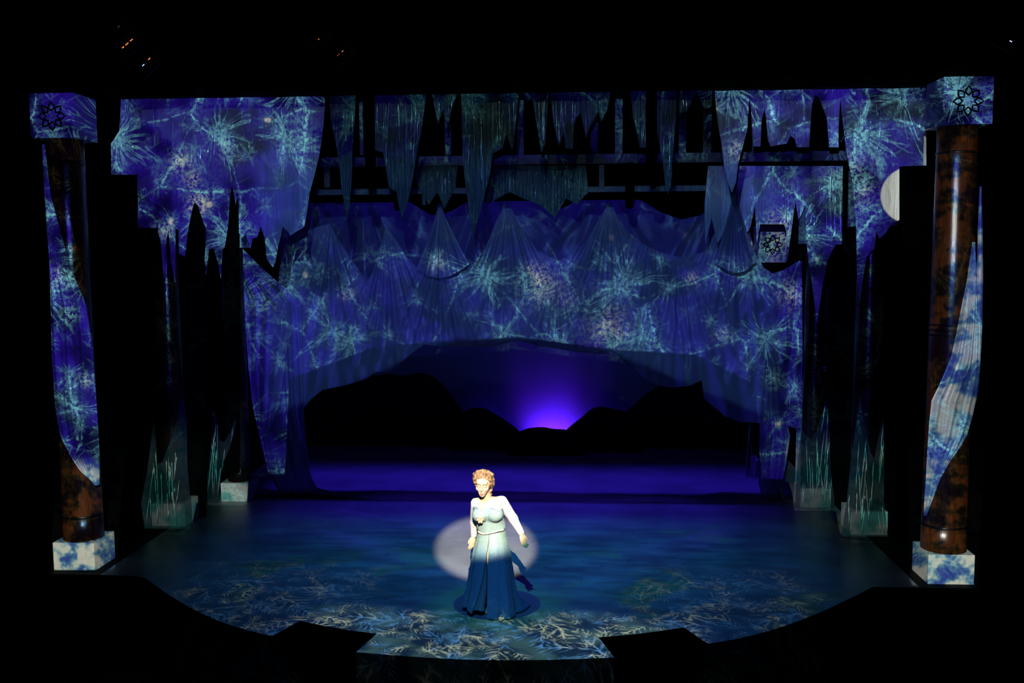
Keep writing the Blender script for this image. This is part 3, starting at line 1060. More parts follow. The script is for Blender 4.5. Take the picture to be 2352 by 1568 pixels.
icicles = [
    ([(752, 170), (818, 170), (815, 260), (810, 330), (808, 400), (803, 470), (797, 505), (790, 470), (783, 420), (777, 360), (770, 320), (762, 290), (757, 240)], 'foil icicle between the left black gap and the thick left pole'),
    ([(860, 170), (985, 170), (968, 300), (958, 345), (948, 410), (935, 470), (922, 505), (910, 440), (893, 430), (880, 350), (862, 345)], 'broad foil icicle right of the thick left pole'),
    ([(1058, 170), (1195, 170), (1187, 260), (1180, 330), (1176, 345), (1163, 308), (1155, 340), (1132, 352), (1125, 400), (1105, 480), (1085, 545), (1075, 470), (1066, 400), (1062, 350), (1060, 250)], 'broad dark foil icicle with two tips left of the centre'),
    ([(1262, 170), (1410, 170), (1395, 250), (1381, 281), (1374, 256), (1366, 270), (1355, 290), (1346, 318), (1338, 280), (1334, 257), (1322, 275), (1317, 300), (1316, 341), (1300, 341), (1297, 315), (1293, 303), (1288, 325), (1283, 335), (1275, 300), (1268, 260)], 'short jagged foil icicle with four tips right of the centre'),
    ([(1445, 170), (1484, 170), (1484, 340), (1470, 338), (1462, 300), (1455, 270), (1450, 230)], 'short foil icicle at the left edge of the thick right pole'),
    ([(1508, 170), (1555, 170), (1553, 280), (1548, 330), (1543, 380), (1544, 400), (1540, 430), (1534, 446), (1527, 420), (1522, 370), (1516, 340), (1509, 300)], 'long narrow foil icicle at the right edge of the thick right pole'),
    ([(985, 170), (1056, 170), (1050, 215), (1036, 260), (1026, 300), (1018, 250), (1006, 285), (995, 230)], 'short foil fringe between the two broad left icicles'),
    ([(1196, 170), (1262, 170), (1258, 240), (1252, 330), (1243, 350), (1235, 300), (1222, 225), (1210, 235), (1202, 215)], 'narrow dark foil icicle at the very centre of the header'),
    ([(1560, 170), (1640, 170), (1634, 245), (1618, 250), (1600, 210), (1578, 255), (1560, 260)], 'short foil fringe left of the bright right ice cloth'),
]
for i, (poly, lab) in enumerate(icicles):
    o = slab('foil_icicle', poly, 1.62 + 0.015 * (i % 3), 0.010, M['film'], amp=0.016, grid=0.1, seed=4 + i)
    tag(o, lab, 'icicle', 'foil icicles along the header')
    wid = max(p[0] for p in poly) - min(p[0] for p in poly)
    creases(o, poly, 1.62 + 0.015 * (i % 3), max(4, int(wid / 8)), 20 + i, M['ridge'], 30, 140, (200, 300), 0.0058, 0.05, amp=0.016)
lower = [(1085, 380), (1345, 380), (1352, 440), (1325, 470), (1300, 455), (1275, 500), (1240, 470), (1200, 455), (1170, 440), (1120, 470), (1092, 440)]
o = slab('foil_icicle', lower, 3.165, 0.010, M['film'], amp=0.016, grid=0.1, seed=31)
tag(o, 'wide dim foil fringe hanging between the rails over the centre of the arch', 'icicle', 'foil icicles along the header')
creases(o, lower, 3.165, 12, 77, M['ridge'], 30, 90, (382, 430), 0.0032, 0.05, amp=0.016)
lower = [(945, 381), (1050, 381), (1046, 430), (1020, 480), (1005, 440), (985, 470), (962, 430)]
o = slab('foil_icicle', lower, 3.165, 0.010, M['film'], amp=0.016, grid=0.1, seed=33)
tag(o, 'small dim foil fringe hanging between the rails left of the centre', 'icicle', 'foil icicles along the header')
creases(o, lower, 3.165, 7, 78, M['ridge'], 25, 70, (382, 410), 0.0032, 0.05, amp=0.016)

# bead strings
strings = [((553, 275), (594, 364)), ((453, 320), (527, 461)), ((366, 411), (435, 530)), ((315, 446), (345, 497)), ((477, 449), (521, 524)),
           ((559, 446), (607, 534)), ((650, 330), (690, 410)), ((1993, 226), (1932, 324)), ((1668, 250), (1660, 300)), ((1640, 410), (1625, 445))]
labs = ['bead string slanting from a bright speck at the upper left', 'long bead string slanting across the middle of the left ice cloth',
        'bead string slanting above the left dark column', 'short bead string at the left end of the ice cloth', 'bead string above the narrow unlit-gap spire on the left',
        'bead string just left of the gauze peak', 'bead string right of the left gauze peak', 'bead string slanting down at the upper right',
        'tiny bead string on the bright right tooth of ice cloth', 'tiny bead string below the rail at the right']
for (p, q), lab in zip(strings, labs):
    Yb = 3.135 if p[0] == 1640 else 1.685
    L = math.hypot(q[0] - p[0], q[1] - p[1])
    n = max(6, int(L / 4.6))
    V, F = [], []
    for i in range(n + 1):
        c = at(p[0] + (q[0] - p[0]) * i / n, p[1] + (q[1] - p[1]) * i / n, Yb)
        r_ = 0.0078
        b0 = len(V)
        V += [c + np.array(d_) * r_ for d_ in ((1, 0, 0), (0, 1, 0), (-1, 0, 0), (0, -1, 0), (0, 0, 1), (0, 0, -1))]
        F += [(b0 + a_, b0 + b1, b0 + c1) for a_, b1, c1 in ((0, 1, 4), (1, 2, 4), (2, 3, 4), (3, 0, 4), (1, 0, 5), (2, 1, 5), (3, 2, 5), (0, 3, 5))]
    tube_into(V, F, [at(*p, Yb), at(*q, Yb)], 0.0009, 4)
    tag(obj('bead_string', V, F, M['bead']), lab, 'bead string', 'bead strings before the ice cloth')

# black jagged spires added where the gaps between the columns are only unlit
fillers = [
    ([(424, 1130), (424, 590), (432, 525), (441, 480), (446, 464), (454, 472), (465, 505), (474, 526), (470, 640), (470, 1130)], 2.6, 'tall unlit-gap spire between the two left dark columns'),
    ([(515, 1090), (516, 568), (524, 520), (529, 450), (533, 425), (538, 450), (548, 475), (549, 560), (549, 1085)], 3.345, 'narrow unlit-gap spire beside the left gauze drape'),
    ([(1898, 1150), (1890, 650), (1902, 600), (1915, 570), (1936, 545), (1934, 400), (1938, 365), (1946, 385), (1958, 430), (1966, 520), (1968, 620), (1966, 1150)], 4.25, 'tall unlit-gap spire between the two right dark columns'),
    ([(1842, 1130), (1850, 740), (1842, 600), (1808, 612), (1814, 560), (1822, 500), (1828, 460), (1834, 505), (1849, 472), (1853, 556), (1866, 660), (1880, 760), (1884, 1130)], 4.7, 'forked unlit-gap spire at the edge of the right gauze drape'),
]
for poly, Ys, lab in fillers:
    o = slab('gap_filler', poly, Ys, 0.035, M['filler'])
    for v in o.data.vertices:
        if v.co.z < 1.2 and Ys != 3.345:
            v.co.z = 0.0
    tag(o, lab, 'filler', 'black spires for unlit gaps between the columns')


# ------------------------------------------------------------------ gauze
bt = [(640, 520), (700, 462), (720, 446), (748, 462), (776, 468), (800, 460), (825, 445), (905, 444), (935, 460), (960, 476), (990, 494), (1020, 491), (1045, 480), (1065, 468), (1100, 442), (1170, 440),
      (1225, 462), (1275, 484), (1310, 470), (1335, 442), (1442, 440), (1480, 465), (1515, 486), (1565, 504), (1610, 494), (1640, 470), (1690, 440), (1720, 470)]
zs_b = at(1176, 437, 4.78)[2]
sb = empty('swag_bar', (0, 4.78, zs_b))
tag(sb, 'thin black bar behind the lower rail from which the blue gauze swags hang', 'bar')
tube('pipe', [(-3.7, 4.78, zs_b), (3.3, 4.78, zs_b)], 0.018, M['black_paint'], sb, 8)
for xh in (-3.0, 2.8):
    tube('suspension_line', [(xh, 4.78, zs_b), (xh, 4.78, 8.79)], 0.005, M['black_paint'], sb, 5)
bb = [(640, 700), (1100, 700), (1720, 700)]
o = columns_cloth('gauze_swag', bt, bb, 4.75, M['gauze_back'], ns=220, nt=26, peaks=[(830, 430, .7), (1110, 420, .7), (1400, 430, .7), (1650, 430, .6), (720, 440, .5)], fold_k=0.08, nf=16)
tag(o, 'deep blue lit gauze swags hanging from the lower rail behind the front swag', 'gauze')
ft = [(655, 668), (668, 640), (672, 540), (700, 530), (757, 513), (775, 545), (800, 585), (845, 645), (862, 610), (886, 520), (905, 545), (940, 600), (985, 632), (1030, 641), (1075, 625), (1110, 580), (1140, 510), (1165, 455),
      (1195, 520), (1235, 575), (1280, 600), (1325, 580), (1360, 530), (1400, 462), (1430, 520), (1475, 560), (1520, 580), (1570, 592), (1620, 578), (1655, 505), (1690, 432), (1715, 510), (1735, 585), (1755, 615),
      (1775, 628), (1800, 620), (1838, 598)]
fb = [(655, 960), (695, 940), (715, 915), (740, 895), (800, 882), (840, 870), (862, 855), (900, 850), (940, 815), (975, 790), (1030, 797), (1085, 795), (1130, 795), (1190, 780), (1240, 795), (1300, 803), (1330, 808), (1385, 812),
      (1410, 805), (1440, 835), (1480, 868), (1520, 885), (1545, 890), (1580, 885), (1612, 873), (1618, 915), (1635, 930), (1665, 955), (1700, 968), (1740, 970), (1800, 975), (1838, 985)]
fpk = [(760, 510, .55), (888, 515, .5), (1010, 560, .5), (1165, 450, .55), (1400, 455, .55), (1560, 560, .5), (1690, 425, .45), (1838, 590, .7), (1500, 480, .5), (1280, 560, .4)]
o = columns_cloth('gauze_swag', ft, fb, 4.1, M['gauze'], ns=420, nt=60, peaks=fpk, fold_k=0.062, nf=32)
tag(o, 'wide white gauze swag forming the arch, pinned up in peaks', 'gauze')
hem_roll('hem', fb, 4.1, 0.006, M['gauze'], o)
# overlapping cone of gauze and side peaks
def cone(name, apex, wl, wr, Yc, label, mat='gauze', nf=10, depth=0.05):
    (ax, ay), (lx, ly_), (rx, ry) = apex, wl, wr
    ns, nt = 40, 36
    V, F = [], []
    for j in range(nt + 1):
        q = j / nt
        for i in range(ns + 1):
            s = i / ns
            bx = lx + (rx - lx) * s
            by = ly_ + (ry - ly_) * s + 26 * math.sin(math.pi * s)
            qq = q ** 1.0
            x = ax + (bx - ax) * (0.06 + 0.94 * q ** 1.25)
            y = ay + (by - ay) * qq
            p = at(x, y, Yc)
            V.append((p[0], Yc - 0.10 * math.sin(math.pi * s) * q + depth * q * math.sin(s * nf * 2.2) + 0.4 * depth * q * math.sin(s * nf * 5.1), p[2]))
    for j in range(nt):
        for i in range(ns):
            a = j * (ns + 1) + i
            F.append((a, a + 1, a + ns + 2, a + ns + 1))
    return tag(obj(name, V, F, M[mat], None, True), label, 'gauze')


cone('gauze_peak', (1010, 468), (955, 618), (1078, 606), 3.95, 'small cone of gauze pinned up left of the centre of the arch')
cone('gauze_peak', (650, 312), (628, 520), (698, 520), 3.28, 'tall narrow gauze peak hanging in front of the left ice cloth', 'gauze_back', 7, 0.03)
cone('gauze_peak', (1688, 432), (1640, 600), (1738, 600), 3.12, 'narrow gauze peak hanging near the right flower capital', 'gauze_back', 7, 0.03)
# legs
lf = [(548, 566), (545, 640), (560, 692), (570, 850), (580, 940), (600, 1030), (612, 1085), (640, 1122), (652, 1129)]
rf = [(553, 566), (600, 615), (640, 650), (664, 668), (690, 700), (694, 800), (697, 940), (703, 1000), (715, 1090), (735, 1118), (790, 1129)]
o = rows('gauze_drape', lf, rf, 3.95, M['gauze'], ns=90, nt=110,
         fold=lambda s, q: 0.06 * math.sin(s * 21 + 2 * q) * min(1, 4 * q) + 0.03 * math.sin(s * 47 - q * 3) * min(1, 4 * q) - 0.25 * max(0, q - 0.93) / 0.07 * 0.6)
tag(o, 'long white gauze drape falling to the floor at the left of the arch', 'gauze')
sw = [(566, 690), (578, 800), (590, 930), (603, 1001), (622, 985), (640, 900), (655, 780), (662, 690)]
ll = [(562, 690), (566, 760), (574, 850), (584, 930), (596, 985), (606, 1001)]
rr_ = [(663, 690), (662, 760), (654, 850), (642, 930), (624, 985), (606, 1001)]
o = rows('gauze_loop', ll, rr_, 3.82, M['gauze'], ns=40, nt=50, fold=lambda s, q: -0.08 * math.sin(math.pi * s) + 0.02 * math.sin(s * 19 + q * 4))
tag(o, 'looped gauze fold hanging over the left drape', 'gauze')
hem_roll('hem', [(562, 690), (566, 760), (574, 850), (584, 930), (596, 985), (606, 1001), (624, 985), (642, 930), (654, 850), (662, 760)], 3.82, 0.008, M['gauze'], o)
lf = [(1767, 758), (1756, 850), (1746, 960), (1745, 1040), (1744, 1100), (1752, 1131)]
rf = [(1772, 758), (1790, 850), (1802, 940), (1816, 1000), (1806, 1060), (1798, 1100), (1806, 1131)]
o = rows('gauze_drape', lf, rf, 3.9, M['gauze'], ns=70, nt=80, fold=lambda s, q: (0.05 * math.sin(s * 19 + 2 * q) + 0.025 * math.sin(s * 43)) * min(1, 3 * q))
tag(o, 'narrow white gauze drape falling to the floor at the right of the arch', 'gauze')
for v in o.data.vertices:
    v.co.z = max(0.01, v.co.z - 0.11 * max(0.0, 1 - v.co.z / 1.2))
lf = [(1826, 600), (1828, 800), (1829, 1000), (1826, 1130)]
rf = [(1842, 600), (1843, 800), (1842, 1000), (1840, 1130)]
o = rows('gauze_edge', lf, rf, 4.3, M['gauze'], ns=16, nt=40, fold=lambda s, q: -0.05 * math.sin(math.pi * s) + 0.012 * math.sin(s * 16))
tag(o, 'upright rolled gauze edge glowing blue at the right end of the arch', 'gauze')

# column cloths
lf = [(100, 332), (103, 450), (106, 520), (112, 620), (115, 700), (118, 800), (127, 930), (140, 1000), (160, 1040), (185, 1080), (221, 1112)]
rf = [(103, 332), (118, 450), (137, 520), (165, 620), (198, 700), (212, 800), (221, 930), (226, 1000), (228, 1040), (229, 1080), (229, 1112)]
o = rows('column_cloth', lf, rf, -0.06, M['cloth'], ns=60, nt=110,
         fold=lambda s, q: -0.05 * math.sin(math.pi * s) + (0.018 * math.sin(s * 17 + 5 * q) + 0.009 * math.sin(s * 37)) * min(1, 3 * q))
tag(o, 'long cloth wound down the left front column, lit deep blue', 'cloth')
lf = [(2233, 556), (2222, 640), (2210, 700), (2199, 760), (2186, 820), (2160, 880), (2140, 920), (2134, 970), (2131, 1010), (2128, 1050), (2125, 1100), (2122, 1140), (2121, 1182)]
rf = [(2238, 556), (2246, 640), (2250, 700), (2252, 760), (2252, 850), (2247, 900), (2235, 955), (2222, 1000), (2205, 1030), (2183, 1060), (2160, 1100), (2145, 1140), (2125, 1182)]
o = rows('column_cloth', lf, rf, -0.07, M['cloth'], ns=60, nt=110,
         fold=lambda s, q: -0.05 * math.sin(math.pi * s) + (0.018 * math.sin(s * 17 + 5 * q) + 0.009 * math.sin(s * 37)) * min(1, 3 * q))
tag(o, 'broad cloth wound down the right front column, lit white and blue', 'cloth')
lf = [(2250, 428), (2246, 520), (2244, 640), (2244, 760), (2248, 830)]
rf = [(2254, 428), (2257, 520), (2258, 640), (2256, 760), (2252, 830)]
o = rows('column_cloth', lf, rf, 0.02, M['cloth'], ns=12, nt=60, fold=lambda s, q: -0.02 * math.sin(math.pi * s))
tag(o, 'thin pale strip of cloth rising beside the right front column', 'cloth')

# foil wraps around the inner column feet
wraps = [
    ([(312, 1204), (338, 1080), (353, 958), (361, 1065), (372, 1062), (395, 1000), (420, 910), (429, 960), (431, 1060), (438, 1140), (442, 1196), (410, 1211), (372, 1213), (338, 1208)], 1.62, 'crumpled foil wrap at the foot of the outer left dark column', 17),
    ([(452, 1150), (478, 1080), (486, 1000), (488, 938), (500, 965), (505, 1010), (515, 1015), (530, 990), (541, 960), (540, 990), (527, 1030), (515, 1060), (506, 1100), (501, 1153)], 3.3, 'crumpled foil wrap with two spikes beside the left gauze drape', 13),
    ([(1932, 1224), (1945, 1150), (1955, 1050), (1963, 990), (1975, 910), (1987, 985), (2000, 1040), (2008, 1055), (2015, 1020), (2029, 953), (2031, 1000), (2031, 1150), (2037, 1195), (2041, 1228), (1990, 1232)], 1.66, 'crumpled foil wrap with green glint-coloured creases at the outer right dark column', 20),
    ([(1826, 1166), (1832, 1060), (1840, 985), (1862, 1010), (1875, 990), (1888, 950), (1900, 913), (1906, 980), (1908, 1080), (1915, 1130), (1918, 1165), (1870, 1171)], 3.28, 'crumpled foil wrap at the foot of the inner right dark column', 16),
    ([(1712, 1088), (1716, 1000), (1718, 950), (1733, 950), (1734, 1040), (1736, 1092)], 5.3, 'small dim foil wrap seen below the right end of the gauze arch', 4),
]
for i, (poly, Yw, lab, nc) in enumerate(wraps):
    o = slab('foil_wrap', poly, Yw, 0.012, M['wrap'], amp=0.03, grid=0.08, seed=50 + i)
    for v in o.data.vertices:
        v.co.z = max(0.003, v.co.z)
    zm = min(v.co.z for v in o.data.vertices)
    for v in o.data.vertices:
        v.co.z -= max(0.0, zm - 0.003) * max(0.0, 1 - (v.co.z - zm) / 0.4)
    tag(o, lab, 'foil wrap', 'foil wraps around the column feet')
    ys = [p[1] for p in poly]
    creases(o, poly, Yw, nc, 60 + i, M['ridge_low'], 40, 170, (min(ys), max(ys) - 40), 0.0072, 0.16, amp=0.03)


# ------------------------------------------------------------------ overhead lanterns with their pilot lights
def lantern(px_, py_, Yl, ang, glow, label):
    p = at(px_, py_, Yl)
    e = empty('stage_lantern', tuple(p))
    tag(e, label, 'stage light', 'stage lights hanging over the stage front')
    ca, sa = math.cos(ang), math.sin(ang)
    d = np.array([ca, -0.25, sa])
    d /= np.linalg.norm(d)
    tube('body', [p - d * 0.16, p - d * 0.15, p + d * 0.08, p + d * 0.16], [0.05, 0.075, 0.075, 0.09], M['black_paint'], e, 14)
    V, F = [], []
    tube_into(V, F, [p + np.array([0, 0.1, 0]), p + np.array([0, 0.1, 0.22]), p + np.array([0, 0, 0.28]), p + np.array([0, -0.1, 0.22]), p + np.array([0, -0.1, 0])], 0.008, 5)
    obj('yoke', V, F, M['black_paint'], e)
    tube('drop_pipe', [p + np.array([0, 0, 0.28]), np.array([p[0], p[1], 7.0])], 0.012, M['black_paint'], e, 6)
    if glow:
        for i, (off, c, s_, L) in enumerate(glow):
            mm = simple('pilot_glow', c, 0.4, emit=(*c, s_))
            q = p + d * off + np.array([0, -0.085, 0.0])
            tube('pilot_light', [q - d * L, q + d * L], 0.0045, mm, e, 5)
    return e


for yb_, x0_, x1_, lab in ((-1.2, -5.0, 6.5, 'black lighting bar over the stage front carrying most lanterns'), (-2.4, -4.6, -2.4, 'short black lighting bar nearest the audience at the upper left')):
    b_e = empty('lighting_bar', (0, yb_, 7.03))
    tag(b_e, lab, 'bar')
    tube('pipe', [(x0_, yb_, 7.03), (x1_, yb_, 7.03)], 0.03, M['black_paint'], b_e, 8)
    for xh in (x0_ + 0.4, x1_ - 0.4):
        tube('suspension_line', [(xh, yb_, 7.03), (xh, yb_, 8.79)], 0.006, M['black_paint'], b_e, 5)
OR = (1.0, 0.25, 0.06)
lantern(300, 105, -1.2, 0.55, [(-0.06, OR, 1.6, 0.012), (0.0, OR, 1.4, 0.02), (0.07, OR, 1.0, 0.02)], 'stage light with three orange pilot glows at the upper left')
lantern(344, 146, -1.2, 0.65, [(-0.05, (0.25, 0.6, 1.0), 1.5, 0.014), (0.05, OR, 1.2, 0.014)], 'stage light with a blue and an orange pilot glow at the upper left')
lantern(276, 72, -2.4, 0.55, [(0.04, (0.6, 0.2, 0.12), 0.12, 0.012)], 'stage light with a faint red glow, highest at the upper left')
lantern(737, 94, -1.2, 0.4, [(0.0, OR, 1.2, 0.006)], 'stage light with a single tiny orange dot left of the centre')
lantern(785, 127, -1.2, 0.6, [(0.04, OR, 0.9, 0.008), (-0.02, OR, 0.12, 0.02)], 'stage light with a faint double orange glow left of the centre')
lantern(2313, 99, -1.2, -0.6, [(0.0, (0.6, 0.6, 1.0), 1.6, 0.012)], 'stage light with a pale blue glow at the upper right corner')


# ------------------------------------------------------------------ the singer
def surface_nets(Fv, org, h):
    S = Fv < 0
    nx, ny, nz = Fv.shape
    cnt = np.zeros((nx - 1, ny - 1, nz - 1), np.float32)
    acc = np.zeros((nx - 1, ny - 1, nz - 1, 3), np.float32)
    corners = [(i, j, k_) for i in (0, 1) for j in (0, 1) for k_ in (0, 1)]
    def sl(a, c): return a[c[0]:nx - 1 + c[0], c[1]:ny - 1 + c[1], c[2]:nz - 1 + c[2]]
    for c in corners:
        for ax in range(3):
            if c[ax] == 0:
                d = list(c)
                d[ax] = 1
                a_, b2 = sl(Fv, c), sl(Fv, d)
                cr = sl(S, c) != sl(S, d)
                tt = np.where(cr, a_ / np.where(cr, a_ - b2, 1), 0)
                cnt += cr
                for q in range(3):
                    acc[..., q] += np.where(cr, c[q] + (tt if q == ax else 0), 0)
    act = cnt > 0
    idx = -np.ones(cnt.shape, np.int64)
    idx[act] = np.arange(act.sum())
    ijk = np.argwhere(act)
    V = (ijk + acc[act] / cnt[act][:, None]) * h + org
    Fc = []
    for ax in range(3):
        n2 = [nx, ny, nz]
        lo = [slice(1, n - 1) for n in n2]
        lo[ax] = slice(0, n2[ax] - 1)
        hi = list(lo)
        hi[ax] = slice(1, n2[ax])
        s0, s1 = S[tuple(lo)], S[tuple(hi)]
        ed = np.argwhere(s0 != s1)
        if not len(ed):
            continue
        inside0 = s0[tuple(ed.T)]
        base = ed + np.array([1 if q != ax else 0 for q in range(3)])
        u, v = (ax + 1) % 3, (ax + 2) % 3
        du, dv = np.zeros(3, int), np.zeros(3, int)
        du[u] = 1
        dv[v] = 1
        q4 = [idx[tuple((base - du - dv).T)], idx[tuple((base - dv).T)], idx[tuple(base.T)], idx[tuple((base - du).T)]]
        q4 = np.stack(q4, 1)
        q4[~inside0] = q4[~inside0][:, ::-1]
        Fc.append(q4)
    return V, np.concatenate(Fc)


def smin(a, b, k_):
    hh = np.clip(0.5 + 0.5 * (b - a) / k_, 0, 1)
    return b + (a - b) * hh - k_ * hh * (1 - hh)


def ell(c, r, R=None):
    c = np.array(c, float)
    r = np.array(r, float)
    def f(P):
        q = P - c
        if R is not None:
            q = q @ R
        k0 = np.linalg.norm(q / r, axis=-1)
        k1 = np.linalg.norm(q / (r * r), axis=-1)
        return k0 * (k0 - 1) / np.maximum(k1, 1e-6)
    return f, c, max(r)


def cap(a, b, ra, rb):
    a, b = np.array(a, float), np.array(b, float)
    def f(P):
        ab = b - a
        tt = np.clip(((P - a) @ ab) / (ab @ ab), 0, 1)
        return np.linalg.norm(P - a - tt[..., None] * ab, axis=-1) - (ra + (rb - ra) * tt)
    return f, (a + b) / 2, np.linalg.norm(b - a) / 2 + max(ra, rb)


def build(prims, lo, hi, h, cut=None, pre=None):
    """prims: [(prim, k)] blended in order; k<0 carves. Returns verts, faces, sampler"""
    lo, hi = np.array(lo, float), np.array(hi, float)
    n = np.ceil((hi - lo) / h).astype(int) + 1
    ax = [lo[i] + h * np.arange(n[i]) for i in range(3)]
    Fv = np.full(tuple(n), 0.2, np.float32)
    for (f, c, rad), k_ in prims:
        m_ = rad + abs(k_) + 3 * h + 0.01
        s = []
        for i in range(3):
            a_ = max(0, int((c[i] - m_ - lo[i]) / h))
            b2 = min(n[i], int((c[i] + m_ - lo[i]) / h) + 2)
            s.append(slice(a_, max(a_, b2)))
        if any(q.stop <= q.start for q in s):
            continue
        G = np.stack(np.meshgrid(ax[0][s[0]], ax[1][s[1]], ax[2][s[2]], indexing='ij'), -1)
        d = f(G)
        cur = Fv[tuple(s)]
        if k_ >= 0:
            Fv[tuple(s)] = smin(cur, d, max(k_, 1e-4))
        else:
            Fv[tuple(s)] = -smin(-cur, d, -k_)
    if cut is not None:
        G = np.stack(np.meshgrid(*ax, indexing='ij'), -1)
        Fv = np.maximum(Fv, cut(G)).astype(np.float32)
    Fv[0], Fv[-1] = 0.2, 0.2
    Fv[:, 0], Fv[:, -1] = 0.2, 0.2
    Fv[:, :, 0], Fv[:, :, -1] = 0.2, 0.2
    V, Fc = surface_nets(Fv, lo, h)
    return V, Fc


def npobj(name, V, F, mat, parent):
    me = bpy.data.meshes.new(name)
    me.vertices.add(len(V))
    me.vertices.foreach_set('co', np.asarray(V, np.float32).ravel())
    nf = len(F)
    me.loops.add(nf * 4)
    me.loops.foreach_set('vertex_index', np.asarray(F, np.int32).ravel())
    me.polygons.add(nf)
    me.polygons.foreach_set('loop_start', np.arange(0, nf * 4, 4, dtype=np.int32))
    me.update(calc_edges=True)
    me.validate()
    me.polygons.foreach_set('use_smooth', np.ones(len(me.polygons), bool))
    me.materials.append(mat)
    o = bpy.data.objects.new(name, me)
    COL.objects.link(o)
    o.parent = parent
    o.matrix_parent_inverse = parent.matrix_basis.inverted()
    return o


person = empty('person', (0.06, -1.12, 0.0))
tag(person, 'singer in a sparkling pale green gown, teal light coloured into its skirt, standing in the white spotlight', 'person')
M['skin'] = simple('skin', (0.66, 0.43, 0.25), 0.55, 0.3)
M['sleeve'] = simple('sheer_sleeve', (0.70, 0.59, 0.53), 0.6, 0.2, var=0.1, vscale=60)
M['bodice'] = simple('sequinned_bodice', (0.36, 0.47, 0.42), 0.4, 0.5, var=0.35, vscale=70, bump=0.5, bscale=120)
M['trim'] = simple('bodice_trim', (0.72, 0.60, 0.46), 0.5, 0.3)
M['hairm'] = simple('dark_blonde_hair', (0.50, 0.26, 0.10), 0.4, 0.4, var=0.75, vscale=38, bump=0.7, bscale=60, stretch=(1, 0.6, 0.6))
M['lip'] = simple('rose_lips', (0.62, 0.24, 0.17), 0.4, 0.4)
M['mouth'] = simple('mouth_inside', (0.30, 0.10, 0.07), 0.6, 0.2)
M['teeth'] = simple('teeth', (0.85, 0.8, 0.72), 0.3, 0.4)
M['lash'] = simple('dark_lashes', (0.10, 0.05, 0.035), 0.6, 0.1)
M['brow'] = simple('brown_brows', (0.34, 0.18, 0.10), 0.7, 0.1)
M['lid'] = simple('eyelid_shadow', (0.62, 0.38, 0.30), 0.5, 0.3)
M['sequin'] = simple('silver_sequin', (0.95, 0.97, 1.0), 0.42, 0.8, 0.85)
M['shoe'] = simple('pale_blue_shoe', (0.25, 0.42, 0.5), 0.3, 0.5)
M['flower'] = simple('peach_flower', (0.62, 0.36, 0.24), 0.5, 0.3, var=0.3, vscale=50)
M['tights'] = simple('dark_stocking', (0.03, 0.04, 0.06), 0.6, 0.2)

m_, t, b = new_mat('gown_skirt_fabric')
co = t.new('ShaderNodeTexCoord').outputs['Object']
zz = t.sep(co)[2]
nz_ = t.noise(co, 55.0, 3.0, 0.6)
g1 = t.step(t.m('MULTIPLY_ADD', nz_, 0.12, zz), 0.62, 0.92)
gc = t.mix(g1, (0.10, 0.25, 0.32), (0.24, 0.31, 0.27))  # teal light on the lower skirt is put into the cloth colour
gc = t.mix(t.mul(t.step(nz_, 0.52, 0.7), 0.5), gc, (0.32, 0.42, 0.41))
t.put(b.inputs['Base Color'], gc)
b.inputs['Roughness'].default_value = 0.45
bn = t.new('ShaderNodeBump')
bn.inputs['Strength'].default_value = 0.4
bn.inputs['Distance'].default_value = 0.01
t.put(bn.inputs['Height'], nz_)
t.put(b.inputs['Normal'], bn.outputs[0])
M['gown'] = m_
M['lining'] = simple('gown_lining', (0.20, 0.26, 0.26), 0.6, 0.2)

# joints (world)
pel = np.array([0.02, -1.10, 0.86])
wai = at(1128, 1208, -1.14)
che = at(1122, 1172, -1.18)
nck = at(1119, 1146, -1.19)
hdc = at(1110, 1109, -1.27)
shL = at(1094, 1156, -1.16)
shR = at(1152, 1152, -1.16)
elL = at(1090, 1198, -1.02)
wrL = at(1088, 1230, -0.98)
elR = at(1178, 1190, -1.08)
wrR = at(1198, 1225, -1.10)
tipL = at(1084, 1253, -1.00)
tipR = at(1204, 1253, -1.14)
# head frame: local x right, y back, z up
hp_, hr_ = math.radians(13), math.radians(3)
HR = np.array(Matrix.Rotation(math.radians(-6), 3, 'Z') @ Matrix.Rotation(hp_, 3, 'X') @ Matrix.Rotation(hr_, 3, 'Y'))


def H(x, y, z):
    return hdc + HR @ np.array([x, y, z])


hs = 1.12
def hell(c, r): return ell(H(*[q * hs for q in c]), [q * hs for q in r], HR)
def hcap(a_, b2, ra, rb): return cap(H(*[q * hs for q in a_]), H(*[q * hs for q in b2]), ra * hs, rb * hs)


def dirn(a_, b2):
    d = b2 - a_
    return d / np.linalg.norm(d)


torso = [
    (ell(che + [0, 0.02, -0.02], (0.152, 0.108, 0.15)), 0.0),
    (ell(wai + [0, 0.01, 0], (0.142, 0.105, 0.12)), 0.06),
    (ell(pel, (0.132, 0.105, 0.13)), 0.04),
    (cap(shL + [0.03, 0, 0], shR - [0.03, 0, 0], 0.058, 0.058), 0.05),
    (ell(at(1103, 1181, -1.265), (0.072, 0.065, 0.068)), 0.03),
    (ell(at(1137, 1180, -1.265), (0.072, 0.065, 0.068)), 0.03),
]
armL = [(cap(shL, elL, 0.056, 0.044), 0.03), (cap(elL, wrL, 0.044, 0.028), 0.02)]
armR = [(cap(shR, elR, 0.060, 0.046), 0.03), (cap(elR, wrR, 0.046, 0.028), 0.02)]


